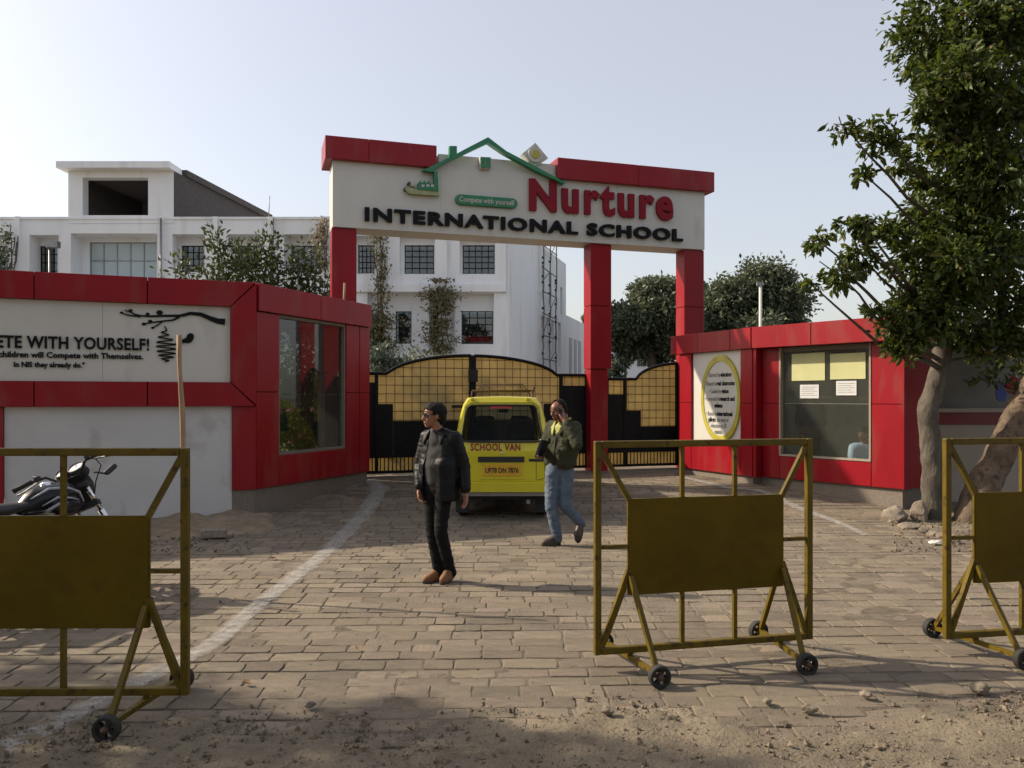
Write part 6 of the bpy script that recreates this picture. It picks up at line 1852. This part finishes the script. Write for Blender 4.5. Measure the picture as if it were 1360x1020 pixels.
# ---- man on the phone
def man_phone():
    Y = 9.45
    B = Vector((P(750, 528, Y).x, Y, .012))
    root = thing('person', 'person in olive jacket and blue jeans, phone at the ear, walking left', 'person', B)
    t = R(42); th = R(52)
    hc = (-.075, -.035, 1.555)
    Hh, q, rot = head_hulls(hc, th, R(12))
    rt = Rz(t)
    ch = Vector((-.02, .01, 1.23)); hip = Vector((-.055, .0, .89)); nb = Vector((-.02, .0, 1.41))
    shR = loc3((-.02, .01, 1.36), t, .17, .0); shL = loc3((-.02, .01, 1.36), t, -.17, .0)
    elR = Vector((.12, -.28, 1.17)); wrR = Vector((-.012, -.155, 1.435))
    elL = Vector((-.235, .02, 1.10)); wrL = Vector((-.285, -.15, 1.055))
    hpF, knF, anF = Vector((-.135, -.01, .86)), Vector((-.165, -.06, .47)), Vector((-.085, -.01, .095))
    hpB, knB, anB = Vector((.02, -.02, .86)), Vector((.0, -.05, .47)), Vector((.185, .03, .235))
    H = list(Hh)
    H += limb([Vector(hc) + Vector((.03, .02, -.05)), nb, nb + Vector((0, 0, -.06))], [.052, .058, .07])
    H += [[(loc3(ch, t, -.10, 0, .08), (.075, .08, .09), rt), (loc3(ch, t, .10, 0, .08), (.075, .08, .09), rt), (loc3(ch, t, 0, .0, -.10), (.13, .095, .1), rt)],
          [(loc3(ch, t, 0, .0, -.12), (.13, .095, .1), rt), (hip, (.12, .085, .09), rt)], [(shL, .055), (shR, .055), (nb, .05)]]
    H += limb([shR, elR, wrR], [.052, .042, .028]) + limb([shL, elL, wrL], [.052, .042, .028])
    H += limb([hpF, knF, anF], [.082, .055, .042]) + limb([hpB, knB, anB], [.082, .055, .042])
    H += [cap(anF, .036, anF + Vector((-.02, -.01, -.05)), .026), cap(anB, .036, anB + Vector((-.0, .0, -.06)), .026)]
    ear = q(.085, .03, -.01)
    H += hand_hulls(wrR, (ear - wrR), (-.1, .9, .1), -1, .75) + hand_hulls(wrL, (-.25, -.75, -.3), (.6, -.2, .7), 1, .85)
    blob('body', H, 'skin2', root, .0075, 2)
    hair_blob('hair', hc, th, root, rot, q, 'receding')
    brow_eye(root, q, rot)
    # phone
    ph = wrR.lerp(ear, .85) + Vector((0, .012, .012))
    mb = MB(Matrix.Translation(ph) @ (ear - wrR).to_track_quat('Z', 'Y').to_matrix().to_4x4()); mb.box(-.033, .033, -.005, .005, -.05, .085)
    o = mb.build('mobile_phone', 'bikeblack', None, .003, 2)
    o.location = B; tag(o, 'dark mobile phone held at the ear of the person in olive', 'phone')
    # jeans
    Hp = [[(hip + Vector((0, 0, .08)), (.145, .108, .05), rt), (hpF, .094), (hpB, .094)]]
    Hp += limb([hpF, knF, anF + Vector((0, 0, -.02))], [.096, .074, .058]) + limb([hpB, knB, anB], [.096, .074, .058])
    blob('jeans', Hp, 'jean', root, .011, 3, .008, 13, stretchz=1.8, disp=lambda p: .007 * mnoise.noise(Vector((p.x * 12, p.y * 12, p.z * 45))) * (1.0 if p.z < .58 else .4))
    # jacket
    Hj = [[(loc3(ch, t, -.115, 0, .10), (.085, .105, .08), rt), (loc3(ch, t, .115, 0, .10), (.085, .105, .08), rt), (loc3(ch, t, -.11, .02, -.12), (.09, .125, .1), rt), (loc3(ch, t, .11, .02, -.12), (.09, .125, .1), rt)],
          [(loc3(ch, t, -.11, .02, -.12), (.095, .13, .1), rt), (loc3(ch, t, .11, .02, -.12), (.095, .13, .1), rt), (loc3(ch + Vector((-.03, 0, 0)), t, -.10, .01, -.29), (.09, .12, .04), rt), (loc3(ch + Vector((-.03, 0, 0)), t, .10, .01, -.29), (.09, .12, .04), rt)],
          [(nb + Vector((0, .01, -.03)), .08), (shL, .07), (shR, .07)]]
    Hj += limb([shR, elR, wrR + (elR - wrR) * .12], [.078, .060, .045]) + limb([shL, elL, wrL + (elL - wrL) * .1], [.078, .060, .046])
    def cutk(p):
        l = p - ch; lat = l.x * math.cos(t) - l.y * math.sin(t); fwd = -l.x * math.sin(t) - l.y * math.cos(t)
        return l.z > .06 and fwd > .02 and abs(lat) < (l.z - .06) * .55
    def foldk(p): return .008 * mnoise.noise(Vector((p.x * 22, p.y * 22, p.z * 30)))
    jk = blob('jacket', Hj, 'olive', root, .011, 3, .006, 6, cutk, .007, 1.2, disp=foldk)
    # gathered waistband
    Hb = [[(loc3(ch + Vector((-.03, 0, 0)), t, -.09, .01, -.33), (.085, .115, .03), rt), (loc3(ch + Vector((-.03, 0, 0)), t, .09, .01, -.33), (.085, .115, .03), rt)]]
    blob('waistband', Hb, 'olive', root, .01, 2, .004, 30)
    # flap pockets and front placket
    for sg in (-1, 1):
        a = loc3(ch, t, sg * .10, .138, -.0); b = loc3(ch, t, sg * .16, .118, -.0)
        blob('pocket_flap', [[(a, .014), (b, .014), (a + Vector((0, 0, -.045)), .014), (b + Vector((0, 0, -.04)), .014)]], 'olive', jk, .008, 2)
    mb = MB(); mb.tube([loc3(ch, t, .005, .142, .04), loc3(ch, t, .005, .158, -.12), loc3(ch + Vector((-.03, 0, 0)), t, .005, .14, -.30)], .009, 6); mb.build('placket', 'matblack', jk)
    # bright lining: shirt front and collar turned out
    blob('lining', [[(loc3(nb, t, 0, .03, -.03), .055), (loc3(nb, t, 0, .075, -.14), .045), (loc3(nb, t, .03, .05, -.06), .05), (loc3(nb, t, -.04, .05, -.06), .05)]], 'hivis', root, .01, 3)
    for sg in (-1, 1):
        a = loc3(nb, t, sg * .06, .06, .02); b = loc3(nb, t, sg * .05, .13, -.13); c_ = loc3(nb, t, sg * .11, .08, -.06); d_ = loc3(nb, t, sg * .085, -.03, .04)
        blob('collar', [[(a, .012), (b, .012), (c_, .012)], [(a, .012), (c_, .012), (d_, .012)]], 'hivis' if sg < 0 else 'olive', root, .008, 2)
    mb = MB(); mb.tube([loc3(nb, t, .06, .065, .03), loc3(nb, t, .09, .0, .05), loc3(nb, t, .06, -.06, .055)], [.012, .016, .014], 8); mb.build('collar_edge', 'hivis', root)
    shoe((-.275, -.055, .0), (-.045, .015, .0), anF, 'darkshoe', root)
    shoe((.150, -.02, .02), (.205, .05, .215), anB, 'darkshoe', root)
    # zipped folder under the arm
    pb = B + wrL + Vector((.012, -.04, .065))
    mb = MB(Matrix.Rotation(R(18), 4, 'Y') @ Matrix.Rotation(R(-30), 4, 'Z')); mb.box(-.022, .022, -.085, .085, -.11, .11); o = mb.build('folder', 'bikeblack', None, .012, 2)
    o.location = pb; tag(o, 'black folder carried under the arm of the person in olive', 'folder')
man_phone()

# ---- two people inside the right gatehouse
def indoor():
    a = WN.pt(.66, .68); fz = .356
    root = thing('person', 'dark silhouette of a person standing inside the right gatehouse window', 'person', (a.x, a.y, fz))
    hc = (0, 0, 1.42); th = R(-60)
    Hh, q, rot = head_hulls(hc, th)
    H = Hh + limb([(0, 0, 1.36), (0, 0, 1.26)], [.05, .055]) + [[((-.12, 0, 1.2), .07), ((.12, 0, 1.2), .07), ((0, 0, .95), (.14, .10, .1))], [((0, 0, .95), (.14, .10, .1)), ((0, 0, .78), (.15, .11, .09))]]
    H += limb([(-.16, 0, 1.2), (-.2, .0, .95), (-.17, -.08, .74)], [.055, .045, .03]) + limb([(.16, 0, 1.2), (.2, 0, .95), (.17, -.08, .74)], [.055, .045, .03])
    H += limb([(-.08, 0, .76), (-.09, 0, .4), (-.09, 0, .06)], [.085, .06, .045]) + limb([(.08, 0, .76), (.09, 0, .4), (.09, 0, .06)], [.085, .06, .045])
    H += [cap((-.09, 0, .04), .04, (-.1, -.14, .035), .035), cap((.09, 0, .04), .04, (.1, -.14, .035), .035)]
    H += hand_hulls((-.17, -.08, .74), (0, -.1, -1), (1, 0, 0), 1) + hand_hulls((.17, -.08, .74), (0, -.1, -1), (-1, 0, 0), -1)
    blob('body', H, 'skin2', root, .011, 2)
    hair_blob('hair', hc, th, root, rot, q, 'full')
    Hj = [[((-.13, 0, 1.2), .09), ((.13, 0, 1.2), .09), ((0, 0, .85), (.19, .13, .12))], [((0, 0, .85), (.19, .13, .12)), ((0, 0, .68), (.19, .14, .05))]] + limb([(-.17, 0, 1.2), (-.21, 0, .95), (-.175, -.07, .78)], [.08, .065, .05]) + limb([(.17, 0, 1.2), (.21, 0, .95), (.175, -.07, .78)], [.08, .065, .05])
    blob('coat', Hj, 'matblack', root, .014, 3, .008, 9)
    Hp = limb([(-.08, 0, .74), (-.09, 0, .4), (-.09, 0, .07)], [.1, .075, .065]) + limb([(.08, 0, .74), (.09, 0, .4), (.09, 0, .07)], [.1, .075, .065])
    blob('trousers', Hp, 'blackjean', root, .014, 3, .006, 10)
    # seated
    b = WN.pt(1.64, .62)
    root = thing('person', 'person in pale blue seated low inside the right gatehouse window', 'person', (b.x, b.y, fz))
    hc = (0, -.02, .78); th = R(60)
    Hh, q, rot = head_hulls(hc, th, R(15))
    H = Hh + limb([(.01, .01, .72), (.02, .02, .62)], [.05, .055]) + [[((-.12, .02, .57), .07), ((.15, .02, .57), .07), ((.02, .06, .2), (.14, .1, .1))]]
    H += limb([(-.15, .02, .56), (-.22, -.08, .34), (-.15, -.25, .32)], [.055, .045, .03]) + limb([(.18, .02, .56), (.22, -.05, .33), (.1, -.25, .32)], [.055, .045, .03])
    H += limb([(-.07, .05, .18), (-.10, -.36, .2), (-.10, -.38, -.2 + .26)], [.09, .065, .045]) + limb([(.11, .05, .18), (.12, -.36, .2), (.12, -.38, .06)], [.09, .065, .045])
    H += hand_hulls((-.15, -.25, .32), (.3, -.8, -.1), (0, 0, -1), 1) + hand_hulls((.1, -.25, .32), (-.3, -.8, -.1), (0, 0, -1), -1)
    blob('body', H, 'skin2', root, .011, 2)
    hair_blob('hair', hc, th, root, rot, q, 'full')
    Hj = [[((-.13, .02, .56), .085), ((.16, .02, .56), .085), ((.02, .06, .2), (.17, .13, .1))]] + limb([(-.16, .02, .56), (-.23, -.08, .34), (-.17, -.2, .32)], [.075, .062, .05]) + limb([(.19, .02, .56), (.23, -.05, .33), (.13, -.2, .32)], [.075, .062, .05])
    blob('shirt', Hj, 'blueshirt', root, .014, 3, .007, 9)
    blob('trousers', [[((-.07, .05, .16), .11), ((.11, .05, .16), .11)]] + limb([(-.07, .05, .17), (-.10, -.36, .19), (-.10, -.38, .06)], [.1, .08, .06]) + limb([(.11, .05, .17), (.12, -.36, .19), (.12, -.38, .06)], [.1, .08, .06]), 'blackjean', root, .014, 3)
    st_ = thing('stool', 'low stool under the seated person in the right gatehouse', 'stool', (b.x, b.y, fz))
    mb = MB(); mb.box(-.15, .2, -.1, .25, .015, .055); mb.build('seat', 'wood', st_)
    for (x, y_) in ((-.13, -.08), (.18, -.08), (-.13, .23), (.18, .23)):
        mb = MB(); mb.box(x - .015, x + .015, y_ - .015, y_ + .015, 0, .015); mb.build('leg', 'wood', st_)
indoor()

# ================================================================== SMALL THINGS
def rock(name, label, loc, size, seed, mat='stone', cat='stone', group=None, rz=0.0):
    bm = bmesh.new(); bmesh.ops.create_icosphere(bm, subdivisions=3, radius=1)
    for v in bm.verts:
        d = v.co.normalized(); n_ = mnoise.noise(d * 1.3 + Vector((seed, 0, 0))) * .35 + mnoise.noise(d * 3 + Vector((seed, 5, 0))) * .14 + mnoise.noise(d * 8 + Vector((seed, 9, 0))) * .04
        # flatten against a few random planes for a broken look
        v.co = d * (1 + n_)
        for k in range(5):
            rr = random.Random(seed * 17 + k); pn = Vector((rr.gauss(0, 1), rr.gauss(0, 1), rr.gauss(0, 1))).normalized()
            e = v.co.dot(pn) - .72
            if e > 0: v.co -= pn * e * .85
        v.co = Vector((v.co.x * size[0], v.co.y * size[1], v.co.z * size[2]))
    me = bpy.data.meshes.new(name); bm.to_mesh(me); bm.free()
    me.polygons.foreach_set('use_smooth', [False] * len(me.polygons)); me.materials.append(M[mat])
    o = link(name, me); o.location = loc; o.rotation_euler = (0, 0, rz)
    return tag(o, label, cat, group)
def G(px, py):
    Y = CAM_H * FPX / (py - HOR)
    for _ in range(8): Y = (CAM_H - gz(0, Y)) * FPX / (py - HOR)
    return Vector(((px - 680) / FPX * Y, Y, gz(0, Y)))
g_ = 'rubble round the tree foot'
for (px, py, sx, sy, sz, lab, sd) in ((1189, 692, .20, .16, .13, 'largest round stone at the corner of the right gatehouse', 1), (1222, 692, .13, .12, .20, 'upright pale stone touching the straight tree trunk', 2),
        (1206, 702, .15, .09, .055, 'flat stone lying in front of the two big stones', 3), (1226, 708, .07, .06, .05, 'small yellowish stone left of the tree foot', 4), (1240, 712, .08, .06, .05, 'small dark stone at the tree foot', 5),
        (1250, 714, .06, .05, .045, 'small stone right of the tree foot', 6), (1268, 722, .09, .07, .05, 'stone between the two tree trunks', 7), (1312, 722, .12, .1, .06, 'stone under the leaning trunk', 8)):
    q = G(px, py); rock('stone', lab, (q.x, q.y, q.z + sz * .55), (sx, sy, sz), sd, group=g_, rz=sd)
q = G(1242, 724); o = rock('litter', 'crumpled white litter on the paving by the tree', (q.x, q.y, q.z + .03), (.09, .05, .03), 12, 'cloth', 'litter')
# loose bricks and soil heap by the left wall
def brick_block(label, px, py, rz):
    q = G(px, py); mb = MB(); mb.box(-.15, .15, -.075, .075, 0, .10); o = mb.build('brick', pm('old_brick', (.23, .19, .155), .9, var=.25, vs=15, bump=.4, bs=40), None, .012, 2)
    o.location = (q.x, q.y, .022); o.rotation_euler = (0, 0, rz); return tag(o, label, 'brick')
brick_block('loose grey brick lying on the soil by the white wall', 284, 716, R(14))
def soil_heap():
    v, f = [], []; nx, ny = 60, 22
    for j in range(ny + 1):
        for i in range(nx + 1):
            u = i / nx; s_ = j / ny
            a = SIGN.pt(SIGN.u(150) + (SIGN.L + .3 - SIGN.u(150)) * u, -.0)
            x, y = a.x + .28 * s_ * 1.5, a.y + .1 - 1.5 * s_
            h = .13 * math.sin(math.pi * u) ** .6 * max(0, 1 - s_) ** 1.3 * (1 + .7 * nz3(x, y, 2.5)) + .03 * nz3(x, y, 7) * (1 - s_)
            if s_ > .0: h *= 1 if s_ < .75 else (1 - s_) / .25
            e = min(u, 1 - u) * 12
            v.append((x, y, max(-.03, h * min(1, e)) + .012 - .03 * (max(0, s_ - .8) / .2) - .04 * (1 - min(1, e))))
    for j in range(ny):
        for i in range(nx):
            a = j * (nx + 1) + i; f.append((a, a + 1, a + nx + 2, a + nx + 1))
    mb = MB(); mb.v = v; mb.f = f; mb.m = [0] * len(f); mb.sm = [True] * len(f)
    o = mb.build('soil_heap', pm('heaped_soil', (.22, .17, .115), .95, var=.25, vs=6, bump=.8, bs=40)); o['kind'] = 'stuff'
    o['label'] = 'low heap of dry soil along the foot of the white wall'
soil_heap()
# gravel and clods over the foreground soil
def gravel():
    rng = np.random.default_rng(77); rr = random.Random(77)
    oct_v = [(1, 0, 0), (-1, 0, 0), (0, 1, 0), (0, -1, 0), (0, 0, 1), (0, 0, -1)]
    oct_f = [(0, 2, 4), (2, 1, 4), (1, 3, 4), (3, 0, 4), (2, 0, 5), (1, 2, 5), (3, 1, 5), (0, 3, 5)]
    V, F = [], []
    def put(x, y, s_):
        b = len(V); h = gz(x, y) + (dirt_cover(x, y) * (.014 + .022 * nz3(x, y, 2.2)) if y < 5.5 else .008)
        rot = Euler((rr.uniform(0, 6), rr.uniform(0, 6), rr.uniform(0, 6))).to_matrix()
        sc = Vector((rr.uniform(.7, 1.3), rr.uniform(.6, 1.1), rr.uniform(.45, .9))) * s_
        for q in oct_v:
            p_ = rot @ Vector((q[0] * sc.x * rr.uniform(.75, 1.2), q[1] * sc.y * rr.uniform(.75, 1.2), q[2] * sc.z)); V.append((x + p_.x, y + p_.y, h + p_.z + s_ * .25))
        for t in oct_f: F.append([b + k for k in t])
    n = 0
    while n < 9000:
        x = rr.uniform(-3.6, 3.6); y = rr.uniform(3.4, 5.0)
        d = dirt_cover(x, y); cl = nz3(x, y, 1.6, 4) + .6 * nz3(x, y, 5, 8)
        if rr.random() > d * (.18 + 1.1 * max(0, cl)): 
            n += .1; continue
        put(x, y, min(.024, .0034 * math.exp(abs(rr.gauss(0, .75))))); n += 1
    for k in range(420):
        y = rr.uniform(4.6, 12); x = rr.uniform(-.62, .62) * y; put(x, y, min(.014, .004 * math.exp(abs(rr.gauss(0, .6)))))
    for k in range(320):
        q = G(rr.uniform(1180, 1330), rr.uniform(690, 735)); put(q.x, q.y, .008 * math.exp(abs(rr.gauss(0, .7))))
    for k in range(160):
        q = G(rr.uniform(195, 330), rr.uniform(705, 735)); put(q.x, q.y, .008 * math.exp(abs(rr.gauss(0, .6))))
    me = bpy.data.meshes.new('gravel'); me.from_pydata(V, [], F); me.materials.append(M['gravel'])
    o = link('gravel', me); o['kind'] = 'stuff'; o['label'] = 'loose gravel and clods scattered over the foreground soil'
gravel()
# a few larger stones one can pick out in the foreground, and fallen leaves
for i, (px, py, s_, lab) in enumerate(((1075, 950, .035, 'largest pale stone in the dirt below the middle barrier'), (1020, 938, .026, 'small stone in the dirt left of the pale one below the middle barrier'), (1300, 922, .05, 'rounded clod on the ground under the right barrier'),
        (808, 952, .03, 'dark clod on the paving left of the middle barrier wheel'), (412, 943, .026, 'stone at the edge of the shade near the bottom'), (1150, 930, .03, 'stone near the right wheel of the middle barrier'))):
    q = G(px, py); rock('stone', lab, (q.x, q.y, .02 + s_ * .4), (s_ * 1.3, s_, s_ * .7), 30 + i, group='stones in the foreground dirt', rz=i)
def fallen(label, px, py, s_, rz):
    q = G(px, py); mb = MB()
    mb.add([(0, -s_, .004), (s_ * .45, -.1 * s_, .018), (0, s_, .012), (-s_ * .45, .1 * s_, .02), (0, 0, .002)], [(0, 1, 4), (1, 2, 4), (2, 3, 4), (3, 0, 4)], 0, True)
    o = mb.build('fallen_leaf', 'dryleaf', None); o.location = (q.x, q.y, q.z + .016); o.rotation_euler = (0, 0, rz); tag(o, label, 'leaf', 'fallen leaves on the paving')
for (px, py, s_, rz, lab) in ((475, 866, .04, .4, 'brown fallen leaf alone in the middle of the sunlit paving'), (328, 912, .045, 1.2, 'dark fallen leaf by the white line near the left barrier wheel'), (362, 744, .05, 2.0, 'fallen leaf on the paving near the shadow edge on the left'),
        (496, 744, .045, .2, 'fallen leaf near the white line at the shadow edge'), (545, 974, .03, 1.0, 'fallen leaf in the shaded dirt at the bottom'), (230, 780, .05, .7, 'fallen leaf in the shadow right of the left barrier panel')):
    fallen(lab, px, py, s_, rz)
# leaning wooden pole in front of the sign, stick on the gatehouse roof
def pole():
    Y = 7.0; a = P(247, 793, Y); b = P(238, 445, Y)
    root = thing('wooden_pole', 'rough wooden pole standing upright in front of the sign wall', 'pole', (a.x, a.y, 0))
    mb = MB(Matrix.Translation((-a.x, -a.y, 0)))
    pts = jag([(a.x, Y, -.02), tuple(P(243, 600, Y)), tuple(P(239, 500, Y)), tuple(b)], .008, 4)
    mb.tube(pts, [.025 - .006 * i / len(pts) + .003 * math.sin(i * 2.1) for i in range(len(pts))], 9); mb.build('shaft', 'wood', root)
pole()
q = P(464, 394, 14.1); mb = MB(); mb.tube([(0, 0, 0), (.02, 0, .52)], .022, 7); o = mb.build('stick', 'wood', None); o.location = (q.x - .12, q.y + .1, 3.2); tag(o, 'short pale stick standing on the roof of the left gatehouse', 'stick')
bpy.data.scenes.remove(TS)
